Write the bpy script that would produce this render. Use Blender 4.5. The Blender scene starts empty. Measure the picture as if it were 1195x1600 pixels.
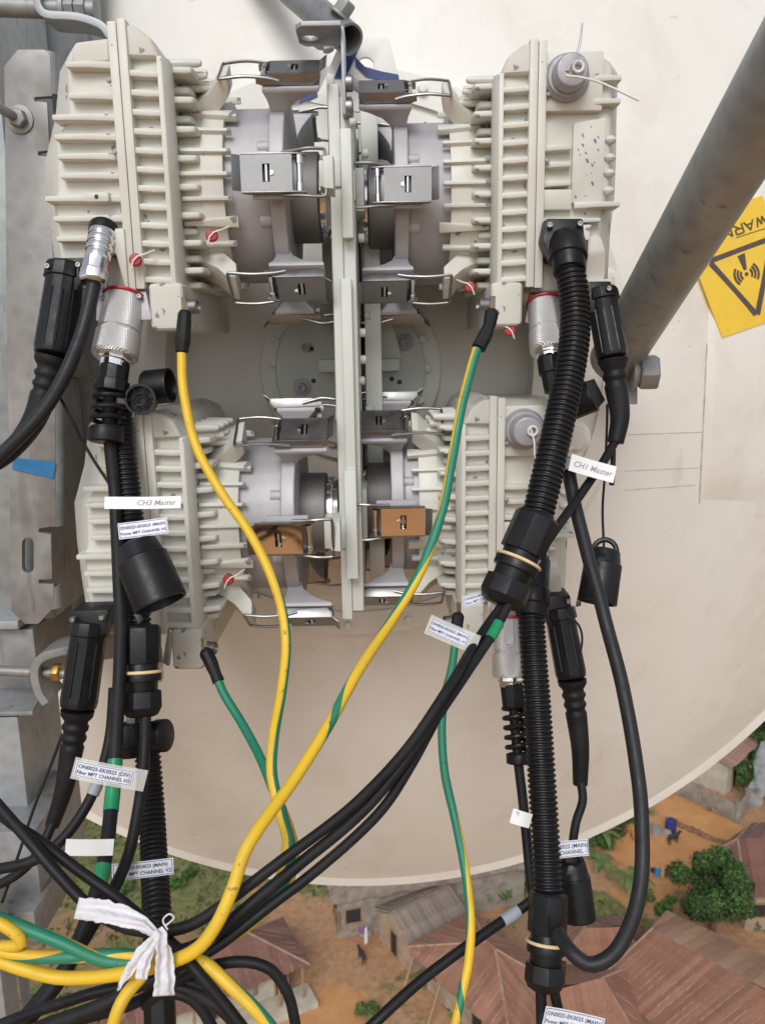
import bpy, bmesh, math, random
from mathutils import Vector, Matrix, noise
from mathutils.geometry import tessellate_polygon
random.seed(7)
R = math.radians
S = bpy.context.scene
C = S.collection

# ------------------------------------------------------------------ camera
FPX, CX, CY = 1250.0, 597.5, 800.0
PITCH, ROLL = R(11.5), R(-1.0)
cam_d = bpy.data.cameras.new('camera'); cam = bpy.data.objects.new('camera', cam_d); C.objects.link(cam)
cam_d.sensor_fit = 'VERTICAL'; cam_d.sensor_height = 36.0; cam_d.sensor_width = 27.0
cam_d.lens = 36.0 * FPX / 1600.0
cam_d.clip_start = 0.02; cam_d.clip_end = 6000
CAMROT = Matrix.Rotation(math.pi / 2 - PITCH, 3, 'X') @ Matrix.Rotation(ROLL, 3, 'Z')
cam.matrix_world = CAMROT.to_4x4()
S.camera = cam
cam_d.dof.use_dof = True; cam_d.dof.focus_distance = .76; cam_d.dof.aperture_fstop = 15.0
GZ = -38.0                                   # village ground, metres below the camera

# ------------------------------------------------------------------ sky, sun, exposure
SUN_EL, SUN_AZ = R(40), R(190)               # azimuth clockwise from +Y (behind the viewer)
W = bpy.data.worlds.new('World'); S.world = W; W.use_nodes = True
wn, wl = W.node_tree.nodes, W.node_tree.links
sky = wn.new('ShaderNodeTexSky'); sky.sky_type = 'NISHITA'; sky.sun_disc = False
sky.sun_elevation = SUN_EL; sky.sun_rotation = SUN_AZ; sky.air_density = 1.0; sky.dust_density = 1.0
hs = wn.new('ShaderNodeHueSaturation'); hs.inputs['Saturation'].default_value = 0.30
wl.new(sky.outputs[0], hs.inputs['Color'])
bg = wn['Background']; bg.inputs['Strength'].default_value = 0.125
wl.new(hs.outputs[0], bg.inputs['Color'])
sl = bpy.data.lights.new('sun', 'SUN'); sl.energy = 1.5; sl.angle = R(26); sl.color = (1, .975, .945)
so = bpy.data.objects.new('sun', sl); C.objects.link(so)
sd = Vector((math.sin(SUN_AZ) * math.cos(SUN_EL), math.cos(SUN_AZ) * math.cos(SUN_EL), math.sin(SUN_EL)))
so.rotation_euler = sd.to_track_quat('Z', 'Y').to_euler()
so.location = sd * 60
S.view_settings.view_transform = 'Standard'; S.view_settings.look = 'None'
S.view_settings.exposure = 0.30; S.view_settings.gamma = 1.0
S.view_settings.use_curve_mapping = False
S.render.engine = 'CYCLES'
cy = S.cycles; cy.max_bounces = 6; cy.diffuse_bounces = 4; cy.glossy_bounces = 3; cy.transmission_bounces = 2; cy.volume_bounces = 1; cy.caustics_reflective = False; cy.caustics_refractive = False

# ------------------------------------------------------------------ placing helpers
def ray(px, py):
    return CAMROT @ Vector(((px - CX) / FPX, (CY - py) / FPX, -1.0))
def at(px, py, Y):
    r = ray(px, py); return r * (Y / r.y)
def pd(px, py, d):
    if d < .6: d = .6 - (.6 - d) * .5
    return ray(px, py) * d
def atz(px, py, z):
    r = ray(px, py); return r * ((GZ + z) / r.z)

# ------------------------------------------------------------------ materials
MATS = {}
def ramp(nt, fac, stops):
    n = nt.nodes.new('ShaderNodeValToRGB'); nt.links.new(fac, n.inputs[0])
    e = n.color_ramp.elements
    while len(e) < len(stops): e.new(0.5)
    for el, (p, c) in zip(e, stops):
        el.position = p; el.color = (c[0], c[1], c[2], 1) if not isinstance(c, (int, float)) else (c, c, c, 1)
    return n.outputs[0]
def nz(nt, scale, detail=4, rough=.6, coord='Object', dist=0.0, vscale=None):
    tc = nt.nodes.new('ShaderNodeTexCoord')
    n = nt.nodes.new('ShaderNodeTexNoise'); n.inputs['Scale'].default_value = scale
    n.inputs['Detail'].default_value = detail; n.inputs['Roughness'].default_value = rough
    n.inputs['Distortion'].default_value = dist
    if vscale:
        m = nt.nodes.new('ShaderNodeMapping'); m.inputs['Scale'].default_value = vscale
        nt.links.new(tc.outputs[coord], m.inputs[0]); nt.links.new(m.outputs[0], n.inputs[0])
    else:
        nt.links.new(tc.outputs[coord], n.inputs[0])
    return n.outputs[0]
def mixc(nt, fac, a, b, mode='MIX'):
    m = nt.nodes.new('ShaderNodeMix'); m.data_type = 'RGBA'; m.blend_type = mode
    if isinstance(fac, (int, float)): m.inputs[0].default_value = fac
    else: nt.links.new(fac, m.inputs[0])
    for i, c in ((6, a), (7, b)):
        if isinstance(c, tuple): m.inputs[i].default_value = (c[0], c[1], c[2], 1)
        else: nt.links.new(c, m.inputs[i])
    return m.outputs[2]
def mk(name):
    m = bpy.data.materials.new(name); m.use_nodes = True
    MATS[name] = m
    return m, m.node_tree, m.node_tree.nodes['Principled BSDF']
def bump(nt, b, h, strength=.3, dist=.002):
    n = nt.nodes.new('ShaderNodeBump'); n.inputs['Strength'].default_value = strength
    n.inputs['Distance'].default_value = dist
    nt.links.new(h, n.inputs['Height']); nt.links.new(n.outputs[0], b.inputs['Normal'])
def simple(name, col, rough=.5, metal=0.0, var=.12, scale=40, bmp=0.0, bscale=200, spec=.5, rvar=.1, vary=False, coat=0.0, bdist=.001):
    m, nt, b = mk(name)
    f = nz(nt, scale, 5)
    lo = tuple(c * (1 - var) for c in col); hi = tuple(min(1, c * (1 + var)) for c in col)
    c = ramp(nt, f, [(.3, lo), (.7, hi)])
    if vary:
        oi = nt.nodes.new('ShaderNodeObjectInfo')
        k = ramp(nt, oi.outputs['Random'], [(0, .72), (1, 1.25)])
        c = mixc(nt, 1.0, c, k, 'MULTIPLY')
    nt.links.new(c, b.inputs['Base Color'])
    b.inputs['Metallic'].default_value = metal
    b.inputs['Specular IOR Level'].default_value = spec
    b.inputs['Coat Weight'].default_value = coat
    rr = ramp(nt, nz(nt, scale * 1.7, 3), [(.3, max(0, rough - rvar)), (.7, min(1, rough + rvar))])
    nt.links.new(rr, b.inputs['Roughness'])
    if bmp: bump(nt, b, nz(nt, bscale, 4), bmp, bdist)
    return m
def painted(name, col, chip=(.12, .12, .14), chips=.72, dirt=(.42, .36, .27), dirtamt=.35, rough=.42, sc=1.0):
    m, nt, b = mk(name)
    f1 = nz(nt, 9 * sc, 6, .65)
    c = mixc(nt, ramp(nt, f1, [(.45, 0.0), (.8, dirtamt)]), col, dirt)
    f3 = nz(nt, 3 * sc, 3, .5)
    c = mixc(nt, ramp(nt, f3, [(.35, 0.0), (.7, .10)]), c, tuple(x * .72 for x in col))
    f2 = nz(nt, 70 * sc, 2, .4)
    c = mixc(nt, ramp(nt, f2, [(chips, 0.0), (chips + .015, .75)]), c, chip)
    nt.links.new(c, b.inputs['Base Color'])
    nt.links.new(ramp(nt, f1, [(.3, rough - .08), (.7, rough + .15)]), b.inputs['Roughness'])
    bump(nt, b, nz(nt, 260 * sc, 3), .12, .0008)
    return m
painted('ivory', (.635, .627, .57), chips=.69, dirtamt=.45)
painted('ivory_green', (.61, .635, .595), chips=.80, dirtamt=.2)
simple('cast', (.43, .42, .435), .55, .2, .18, 14, .25, 420)
simple('dark_cast', (.20, .19, .185), .55, .3, .15, 14, .25, 420)
simple('steel', (.29, .288, .286), .40, 1.0, .10, 30, .05, 300, rvar=.08)
simple('polished', (.75, .74, .74), .14, 1.0, .06, 30, 0, rvar=.05)
simple('mirror_steel', (.78, .76, .74), .07, 1.0, .04, 30, 0, rvar=.03)
simple('dark_slot', (.02, .02, .022), .5)
simple('black', (.008, .008, .0095), .40, 0, .3, 60, .15, 500, spec=.32)
painted('rubber', (.008, .008, .010), chip=(.03, .028, .026), chips=.73, dirt=(.032, .030, .028), dirtamt=.75, rough=.52, sc=3.0)
MATS['rubber'].node_tree.nodes['Principled BSDF'].inputs['Specular IOR Level'].default_value = .28
simple('rubber_grey', (.016, .017, .020), .5, 0, .3, 60, .15, 500, spec=.35)
painted('yellow', (.74, .475, .025), chip=(.25, .16, .03), chips=.70, dirt=(.42, .27, .06), dirtamt=.55, rough=.45, sc=3.0)
painted('green', (.012, .20, .115), chip=(.03, .10, .07), chips=.70, dirt=(.07, .17, .12), dirtamt=.5, rough=.45, sc=3.0)
simple('green_tape', (.01, .24, .10), .4, 0, .15, 60, .2, 300)
simple('grey_sleeve', (.30, .33, .37), .5, 0, .1, 60)
simple('red_seal', (.38, .02, .025), .4, 0, .2, 60)
simple('paper', (.80, .80, .80), .5, 0, .05, 60, .1, 200)
simple('paper_blue', (.70, .72, .82), .4, 0, .05, 40, .1, 200)
simple('ink', (.05, .05, .09), .6)
simple('ink_blue', (.03, .03, .16), .6)
simple('ink_smear', (.16, .18, .24), .6)
simple('crease', (.50, .46, .42), .6, 0, .35, 40)
simple('pencil', (.30, .29, .30), .6)
simple('cloth', (.78, .765, .80), .7, 0, .05, 60, .5, 250, bdist=.002)
MATS['cloth'].node_tree.nodes['Principled BSDF'].inputs['Alpha'].default_value = .86
simple('cord_white', (.75, .73, .68), .6)
simple('beige_ring', (.72, .55, .32), .5)
simple('brass', (.50, .33, .10), .35, .9)
simple('cap_grey', (.37, .36, .38), .5, .3, .12, 60, .2, 400)
simple('blue_tape', (.02, .16, .36), .45, 0, .2, 60, .3, 200)
simple('navy_tape', (.015, .035, .16), .35, 0, .3, 60, .3, 200)
simple('sign_yellow', (.82, .55, .05), .45, 0, .08, 20)
simple('sign_ink', (.09, .065, .065), .5, 0, .15, 60)
# galvanised steel with mottled spangle and streaks
def galv(name, a, b_, rough=.45):
    m, nt, b = mk(name)
    v = nt.nodes.new('ShaderNodeTexVoronoi'); v.inputs['Scale'].default_value = 60
    tc = nt.nodes.new('ShaderNodeTexCoord'); nt.links.new(tc.outputs['Object'], v.inputs['Vector'])
    f = nz(nt, 7, 8, .7)
    c = ramp(nt, f, [(.28, tuple(x * .72 for x in a)), (.5, a), (.72, b_)])
    c = mixc(nt, .25, c, ramp(nt, v.outputs['Distance'], [(0, .2), (.6, .75)]), 'SOFT_LIGHT')
    st = nz(nt, 60, 3, .5, vscale=(1, 1, .25))
    c = mixc(nt, ramp(nt, st, [(.62, 0.0), (.72, .6)]), c, (.11, .105, .10))
    nt.links.new(c, b.inputs['Base Color'])
    b.inputs['Metallic'].default_value = .35
    nt.links.new(ramp(nt, f, [(.3, rough - .1), (.7, rough + .15)]), b.inputs['Roughness'])
    bump(nt, b, nz(nt, 120, 5), .2, .001)
    return m
galv('galv', (.25, .26, .265), (.38, .385, .385))
galv('galv_light', (.30, .32, .33), (.43, .45, .46))
galv('galv_brown', (.24, .232, .225), (.35, .34, .33))
galv('galv_strut', (.31, .315, .315), (.43, .435, .43))
# knurled aluminium
m, nt, b = mk('knurl')
tc = nt.nodes.new('ShaderNodeTexCoord')
w1 = nt.nodes.new('ShaderNodeTexWave'); w1.inputs['Scale'].default_value = 260; w1.bands_direction = 'DIAGONAL'
w2 = nt.nodes.new('ShaderNodeTexWave'); w2.inputs['Scale'].default_value = 260; w2.bands_direction = 'DIAGONAL'
mp = nt.nodes.new('ShaderNodeMapping'); mp.inputs['Rotation'].default_value = (0, R(90), 0)
nt.links.new(tc.outputs['Object'], w1.inputs[0]); nt.links.new(tc.outputs['Object'], mp.inputs[0]); nt.links.new(mp.outputs[0], w2.inputs[0])
ad = nt.nodes.new('ShaderNodeMath'); ad.operation = 'ADD'
nt.links.new(w1.outputs[1], ad.inputs[0]); nt.links.new(w2.outputs[1], ad.inputs[1])
b.inputs['Base Color'].default_value = (.80, .80, .80, 1); b.inputs['Metallic'].default_value = .75; b.inputs['Roughness'].default_value = .33
bump(nt, b, ad.outputs[0], .55, .0008)
# dish skin: off-white painted aluminium, scuffs, faint smears
m, nt, b = mk('dish')
c = mixc(nt, ramp(nt, nz(nt, 2.2, 6, .65), [(.35, 0.0), (.72, .75)]), (.785, .77, .73), (.70, .665, .60))
c = mixc(nt, ramp(nt, nz(nt, 5, 6, .7, dist=.6), [(.50, 0.0), (.74, .5)]), c, (.58, .505, .43))
c = mixc(nt, ramp(nt, nz(nt, 9, 5, .65, vscale=(1, 1, .35)), [(.62, 0.0), (.76, .5)]), c, (.40, .36, .31))
c = mixc(nt, ramp(nt, nz(nt, 38, 4, .6, vscale=(.6, 1, 1)), [(.70, 0.0), (.76, .3)]), c, (.25, .22, .2))
nt.links.new(c, b.inputs['Base Color']); b.inputs['Roughness'].default_value = .5
bump(nt, b, nz(nt, 3.5, 3), .10, .01)
# clear adhesive tape
m, nt, b = mk('clear_tape')
b.inputs['Base Color'].default_value = (.8, .78, .74, 1); b.inputs['Roughness'].default_value = .25
b.inputs['Alpha'].default_value = .38

def M(n): return MATS[n]

# ------------------------------------------------------------------ mesh helpers
class MB:
    def __init__(s): s.v = []; s.f = []; s.m = []; s.tf = None
    def add(s, vs, fs, mi=0):
        o = len(s.v)
        for p in vs:
            p = Vector(p); s.v.append(s.tf(p) if s.tf else p)
        for f in fs: s.f.append([i + o for i in f]); s.m.append(mi)
        return s
    def box(s, x0, x1, y0, y1, z0, z1, mi=0):
        return s.add([(x0, y0, z0), (x1, y0, z0), (x1, y1, z0), (x0, y1, z0), (x0, y0, z1), (x1, y0, z1), (x1, y1, z1), (x0, y1, z1)],
                     [(0, 3, 2, 1), (4, 5, 6, 7), (0, 1, 5, 4), (1, 2, 6, 5), (2, 3, 7, 6), (3, 0, 4, 7)], mi)
    def prism(s, poly, ext, holes=(), mi=0):
        """poly: list of 3D points on a plane, ext: extrusion vector"""
        ext = Vector(ext)
        loops = [[Vector(p) for p in poly]] + [[Vector(p) for p in h] for h in holes]
        flat = [p for l in loops for p in l]; n = len(flat)
        if holes:
            tri = tessellate_polygon(loops)
        else:
            tri = [tuple(range(n))]
        fs = [tuple(t) for t in tri] + [tuple(i + n for i in reversed(t)) for t in tri]
        o = 0
        for l in loops:
            k = len(l)
            for i in range(k):
                a, b2 = o + i, o + (i + 1) % k
                fs.append((a, b2, b2 + n, a + n))
            o += k
        return s.add(flat + [p + ext for p in flat], fs, mi)
    def loft(s, rings, cap=True, mi=0, closed=True):
        k = len(rings[0]); vs = [p for r_ in rings for p in r_]; fs = []
        for i in range(len(rings) - 1):
            for j in range(k if closed else k - 1):
                a = i * k + j; b2 = i * k + (j + 1) % k
                fs.append((a, b2, b2 + k, a + k))
        if cap: fs.append(tuple(reversed(range(k)))); fs.append(tuple(range((len(rings) - 1) * k, len(rings) * k)))
        return s.add(vs, fs, mi)
    def lathe(s, p0, axis, prof, seg=24, cap=True, mi=0, rot=0.0):
        """prof: list of (dist along axis, radius)"""
        a = Vector(axis).normalized(); p0 = Vector(p0)
        u = a.orthogonal().normalized(); w = a.cross(u)
        rings = [[p0 + a * t + (u * math.cos(2 * math.pi * j / seg + rot) + w * math.sin(2 * math.pi * j / seg + rot)) * max(r_, 1e-5) for j in range(seg)] for t, r_ in prof]
        return s.loft(rings, cap, mi)
    def tube(s, path, rad, seg=10, cap=True, mi=0, mfun=None, twist=0.0):
        path = [Vector(p) for p in path]; n = len(path)
        t = []
        for i in range(n):
            d = path[min(i + 1, n - 1)] - path[max(i - 1, 0)]
            t.append(d.normalized() if d.length > 1e-9 else Vector((0, 0, 1)))
        u = t[0].orthogonal().normalized(); rings = []; o = len(s.v)
        for i in range(n):
            u = (u - t[i] * u.dot(t[i])).normalized(); w = t[i].cross(u)
            rr = rad[i] if isinstance(rad, (list, tuple)) else rad
            rings.append([path[i] + (u * math.cos(2 * math.pi * j / seg) + w * math.sin(2 * math.pi * j / seg)) * rr for j in range(seg)])
        f0 = len(s.f)
        s.loft(rings, cap, mi)
        if mfun:
            for i in range(n - 1):
                for j in range(seg): s.m[f0 + i * seg + j] = mfun(i / (n - 1), j / seg)
        return s
    def sphere(s, c, r_, seg=14, mi=0, sc=(1, 1, 1)):
        c = Vector(c); k = seg // 2
        rings = [[c + Vector((r_ * sc[0] * math.sin(math.pi * i / k) * math.cos(2 * math.pi * j / seg), r_ * sc[1] * math.sin(math.pi * i / k) * math.sin(2 * math.pi * j / seg), r_ * sc[2] * math.cos(math.pi * i / k))) if 0 < i < k else c + Vector((1e-5 * math.cos(2 * math.pi * j / seg), 1e-5 * math.sin(2 * math.pi * j / seg), r_ * sc[2] * (1 if i == 0 else -1))) for j in range(seg)] for i in range(k + 1)]
        return s.loft(rings, True, mi)
    def mesh(s, name, mats, bev=0.0, smooth=35, seg=2, centre=True):
        c = Vector((0, 0, 0))
        if centre and s.v:
            lo = Vector((min(p[i] for p in s.v) for i in range(3))); hi = Vector((max(p[i] for p in s.v) for i in range(3)))
            c = (lo + hi) / 2
        me = bpy.data.meshes.new(name)
        me.from_pydata([p - c for p in s.v], [], s.f)
        if not isinstance(mats, (list, tuple)): mats = [mats]
        for mm in mats: me.materials.append(M(mm) if isinstance(mm, str) else mm)
        me.polygons.foreach_set('material_index', s.m)
        bm = bmesh.new(); bm.from_mesh(me)
        bmesh.ops.recalc_face_normals(bm, faces=bm.faces)
        if bev:
            es = [e for e in bm.edges if len(e.link_faces) == 2 and e.calc_face_angle(0) > R(28)]
            bmesh.ops.bevel(bm, geom=es, offset=bev, segments=seg, profile=.6, affect='EDGES', clamp_overlap=True)
        bm.to_mesh(me); bm.free()
        me.polygons.foreach_set('use_smooth', [True] * len(me.polygons))
        try: me.set_sharp_from_angle(angle=R(smooth))
        except Exception: pass
        me.update()
        return me, c
WP = {}
def link(name, me, c, parent=None):
    o = bpy.data.objects.new(name, me); C.objects.link(o)
    WP[o.name] = Vector(c)
    if parent: o.parent = parent; o.location = Vector(c) - WP[parent.name]
    else: o.location = c
    return o
def obj(name, mb, mats, parent=None, bev=0.0, smooth=35, seg=2):
    me, c = mb.mesh(name, mats, bev, smooth, seg)
    return link(name, me, c, parent)
def tag(o, label=None, cat=None, group=None, kind=None):
    if label: o['label'] = label
    if cat: o['category'] = cat
    if group: o['group'] = group
    if kind: o['kind'] = kind
    return o
def thing(name, label, cat, loc=(0, 0, 0), group=None, local=False):
    """Empty at the base; parts built in world space unless local, then in the empty's own frame"""
    o = bpy.data.objects.new(name, None); C.objects.link(o); o.location = loc
    o.empty_display_size = .02
    WP[o.name] = Vector((0, 0, 0)) if local else Vector(loc)
    return tag(o, label, cat, group)
def spline(pts, n=6):
    """Catmull-Rom through points"""
    P = [Vector(p) for p in pts]; out = []
    Q = [P[0] * 2 - P[1]] + P + [P[-1] * 2 - P[-2]]
    for i in range(1, len(Q) - 2):
        p0, p1, p2, p3 = Q[i - 1:i + 3]
        for k in range(n):
            t = k / n
            out.append(.5 * ((2 * p1) + (p2 - p0) * t + (2 * p0 - 5 * p1 + 4 * p2 - p3) * t * t + (3 * p1 - p0 - 3 * p2 + p3) * t ** 3))
    out.append(P[-1]); return out
def resample(path, step):
    out = [path[0]]; acc = 0
    for a, b2 in zip(path, path[1:]):
        L = (b2 - a).length; d = step - acc
        while d <= L:
            out.append(a + (b2 - a) * (d / L)); d += step
        acc = (acc + L) % step
    out.append(path[-1]); return out
def pbox(mb, px0, py0, px1, py1, Y0, Y1, mi=0):
    a = at(px0, py0, Y0); b2 = at(px1, py1, Y0)
    return mb.box(min(a.x, b2.x), max(a.x, b2.x), Y0, Y1, min(a.z, b2.z), max(a.z, b2.z), mi)
def bolt(mb, p, axis, r_, h, hexa=True, washer=0):
    if washer: mb.lathe(p, axis, [(0, washer), (r_ * .3, washer)], 20)
    mb.lathe(Vector(p) + Vector(axis).normalized() * (r_ * .3 if washer else 0), axis, [(0, r_), (h * .85, r_), (h, r_ * .88)], 6 if hexa else 14)
# ================================================================== VILLAGE FAR BELOW
import numpy as np
# ---- ground: one sheet, soil/grass blended through attributes
def axis(lo, hi, step, far):
    a = list(np.arange(lo, hi + step / 2, step)); d = step * 2
    while a[-1] < far: a.append(a[-1] + d); d *= 1.6
    d = step * 2; b2 = [a[0]]
    while b2[-1] > -far: b2.append(b2[-1] - d); d *= 1.6
    return np.array(b2[:0:-1] + a)
gx = axis(-34, 52, .4, 3000); gy = axis(24, 112, .4, 3000)
GX, GY = np.meshgrid(gx, gy)
def segdist(X, Y, pts):
    D = np.full(X.shape, 1e9)
    for (ax, ay), (bx_, by_) in zip(pts, pts[1:]):
        vx, vy = bx_ - ax, by_ - ay; L = vx * vx + vy * vy
        t = np.clip(((X - ax) * vx + (Y - ay) * vy) / L, 0, 1)
        D = np.minimum(D, np.hypot(X - ax - t * vx, Y - ay - t * vy))
    return D
def gp(pts): return [(atz(x, y, 0).x, atz(x, y, 0).y) for x, y in pts]
soil = np.zeros(GX.shape); yard = np.zeros(GX.shape)
for pts, w in (([(425, 1405), (470, 1452), (505, 1500), (545, 1550), (600, 1610)], 1.9), ([(470, 1440), (540, 1450), (600, 1440)], 2.6),
               ([(520, 1500), (500, 1560), (480, 1620)], 3.0), ([(560, 1470), (590, 1500)], 2.0), ([(640, 1545), (700, 1610)], .9),
               ([(1000, 1410), (1090, 1440), (1195, 1475)], 1.2), ([(860, 1330), (930, 1370), (1000, 1390)], 1.4), ([(1060, 1225), (1195, 1290)], 2.2), ([(740, 1400), (700, 1410)], 2.5)):
    soil = np.maximum(soil, np.clip(1.5 - segdist(GX, GY, gp(pts)) / w, 0, 1))
for pts, w in (([(1010, 1330), (1050, 1350), (1090, 1352)], 3.4), ([(1010, 1300), (1060, 1315), (1120, 1335)], 2.6), ([(1055, 1262), (1110, 1288), (1185, 1325)], 1.9), ([(485, 1590), (520, 1575)], 2.0), ([(975, 1395), (1030, 1400)], 1.0)):
    yard = np.maximum(yard, np.clip(1.4 - segdist(GX, GY, gp(pts)) / w, 0, 1))
# unseen bare laterite added behind the camera for latch reflections and warm bounce
yard = np.maximum(yard, np.clip(1.6 - np.hypot(GX / 36, (GY + 46) / 40), 0, 1))
lawn = np.zeros(GX.shape)
for pts, w in (([(120, 1330), (260, 1370), (420, 1400)], 4.0), ([(660, 1530), (740, 1600)], 1.5), ([(860, 1385), (1000, 1420)], 2.5), ([(1060, 1425), (1195, 1465)], 2.0), ([(430, 1440), (400, 1430)], 2.0), ([(610, 1520), (650, 1560), (690, 1620)], 2.6), ([(535, 1490), (545, 1505)], .7), ([(470, 1500), (478, 1530)], 1.2)):
    lawn = np.maximum(lawn, np.clip(1.5 - segdist(GX, GY, gp(pts)) / w, 0, 1))
GH = np.zeros(GX.shape)
for i in range(GX.shape[0]):
    for j in range(GX.shape[1]):
        x, y = GX[i, j], GY[i, j]
        if 24 < y < 112 and -34 < x < 52:
            GH[i, j] = .10 * noise.noise((x * .25, y * .25, 0)) + .05 * noise.noise((x * .9, y * .9, 3)) - .05 * soil[i, j]
ny, nx = GX.shape
verts = np.stack([GX.ravel(), GY.ravel(), GZ + GH.ravel()], 1)
idx = np.arange(nx * ny).reshape(ny, nx)
faces = np.stack([idx[:-1, :-1].ravel(), idx[:-1, 1:].ravel(), idx[1:, 1:].ravel(), idx[1:, :-1].ravel()], 1)
me = bpy.data.meshes.new('ground'); me.from_pydata(verts.tolist(), [], faces.tolist())
for nm, arr in (('soil', soil), ('yard', yard), ('lawn', lawn)):
    at_ = me.attributes.new(nm, 'FLOAT', 'POINT'); at_.data.foreach_set('value', arr.ravel().astype(np.float32))
me.polygons.foreach_set('use_smooth', [True] * len(me.polygons))
ground = bpy.data.objects.new('ground', me); C.objects.link(ground); tag(ground, kind='structure')
m, nt, b = mk('ground')
def attr(n):
    a = nt.nodes.new('ShaderNodeAttribute'); a.attribute_name = n; return a.outputs['Fac']
n1 = nz(nt, .35, 6, .65); n2 = nz(nt, 2.2, 5, .7); n3 = nz(nt, 9, 3, .6); n4 = nz(nt, .8, 5, .6)
grass = ramp(nt, n2, [(.3, (.08, .10, .035)), (.5, (.155, .17, .065)), (.72, (.27, .255, .13))])
bare = ramp(nt, n3, [(.3, (.24, .14, .08)), (.7, (.40, .25, .15))])
g = mixc(nt, ramp(nt, n1, [(.36, 0.0), (.54, .95)]), grass, bare)
g = mixc(nt, ramp(nt, attr('lawn'), [(.1, 0.0), (.7, .85)]), g, grass)
soilc = ramp(nt, n2, [(.25, (.30, .155, .08)), (.75, (.52, .32, .185))])
yardc = ramp(nt, n4, [(.25, (.47, .22, .085)), (.75, (.60, .32, .145))])
def edged(a, lo, hi):
    ad = nt.nodes.new('ShaderNodeMath'); ad.operation = 'ADD'; nt.links.new(attr(a), ad.inputs[0])
    mu = nt.nodes.new('ShaderNodeMath'); mu.operation = 'MULTIPLY_ADD'; nt.links.new(n2, mu.inputs[0]); mu.inputs[1].default_value = .9; mu.inputs[2].default_value = -.45
    nt.links.new(mu.outputs[0], ad.inputs[1]); return ramp(nt, ad.outputs[0], [(lo, 0.0), (hi, 1.0)])
g = mixc(nt, edged('soil', .30, .72), g, soilc)
g = mixc(nt, edged('yard', .28, .6), g, yardc)
nt.links.new(g, b.inputs['Base Color']); b.inputs['Roughness'].default_value = .95
b.inputs['Specular IOR Level'].default_value = .1
bump(nt, b, n3, .5, .1)
me.materials.append(m)

# ---- village materials
def rust(name, a, c2, pale=(.42, .36, .30), pamt=.5):
    m, nt, b = mk(name)
    oi = nt.nodes.new('ShaderNodeObjectInfo')
    c = ramp(nt, nz(nt, 1.1, 7, .7, vscale=(1, 1, 1)), [(.3, a), (.7, c2)])
    c = mixc(nt, 1.0, c, ramp(nt, oi.outputs['Random'], [(0, .82), (.85, 1.1), (1, 1.3)]), 'MULTIPLY')
    c = mixc(nt, ramp(nt, nz(nt, 5, 4, .7), [(.62, 0.0), (.72, pamt)]), c, pale)
    nt.links.new(c, b.inputs['Base Color']); b.inputs['Roughness'].default_value = .7
    tc = nt.nodes.new('ShaderNodeTexCoord'); w_ = nt.nodes.new('ShaderNodeTexWave'); w_.inputs['Scale'].default_value = 3.2
    nt.links.new(tc.outputs['UV'], w_.inputs[0]); bump(nt, b, w_.outputs[1], .8, .04)
rust('rust_red', (.225, .098, .060), (.35, .168, .105))
rust('rust_dark', (.16, .075, .056), (.24, .11, .082), pamt=.25)
rust('rust_brown', (.33, .185, .11), (.46, .265, .165), pamt=.2)
rust('rust_grey', (.15, .115, .09), (.32, .26, .21), pamt=.5)
rust('rust_pale', (.26, .12, .085), (.44, .28, .22), pale=(.6, .54, .5), pamt=.9)
simple('seam_pale', (.38, .25, .175), .7, 0, .3, 3)
simple('mud_wall', (.36, .27, .19), .9, 0, .25, 1.2, .4, 6, bdist=.03)
simple('block_wall', (.27, .23, .19), .9, 0, .3, 1.6, .5, 5, bdist=.04)
simple('plaster', (.48, .43, .34), .9, 0, .2, 1.2, .2, 6, bdist=.02)
simple('bank_soil', (.24, .125, .065), .95, 0, .35, 2.5, .6, 5, bdist=.05)
simple('wood', (.30, .19, .10), .8, 0, .3, 3)
simple('void', (.025, .022, .02), .9)
simple('win_blue', (.22, .30, .33), .3)
simple('bark', (.16, .11, .07), .9, 0, .3, 4)
def leafmat(name, a, c2):
    m, nt, b = mk(name)
    c = ramp(nt, nz(nt, 5, 4, .7), [(.3, tuple(x * .6 for x in a)), (.5, a), (.7, c2)])
    nt.links.new(c, b.inputs['Base Color']); b.inputs['Roughness'].default_value = .6; b.inputs['Specular IOR Level'].default_value = .25
    b.inputs['Subsurface Weight'].default_value = 0
    return m
leafmat('leaf_dark', (.035, .07, .018), (.075, .125, .036))
leafmat('leaf_mid', (.06, .13, .03), (.12, .22, .05))
leafmat('leaf_pale', (.10, .15, .045), (.19, .24, .085))
leafmat('grass_blade', (.08, .12, .03), (.17, .19, .07))
leafmat('dry_leaf', (.22, .15, .08), (.32, .23, .13))
for n_, c_ in (('c_white', (.75, .75, .75)), ('c_blue', (.08, .28, .55)), ('c_red', (.5, .05, .04)), ('c_yellow', (.7, .5, .08)), ('c_navy', (.03, .03, .16)), ('c_purple', (.25, .1, .3)), ('c_teal', (.1, .4, .45)), ('c_dark', (.03, .025, .025)), ('c_orange', (.5, .16, .05))):
    simple(n_, c_, .75, 0, .1, 10)

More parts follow.
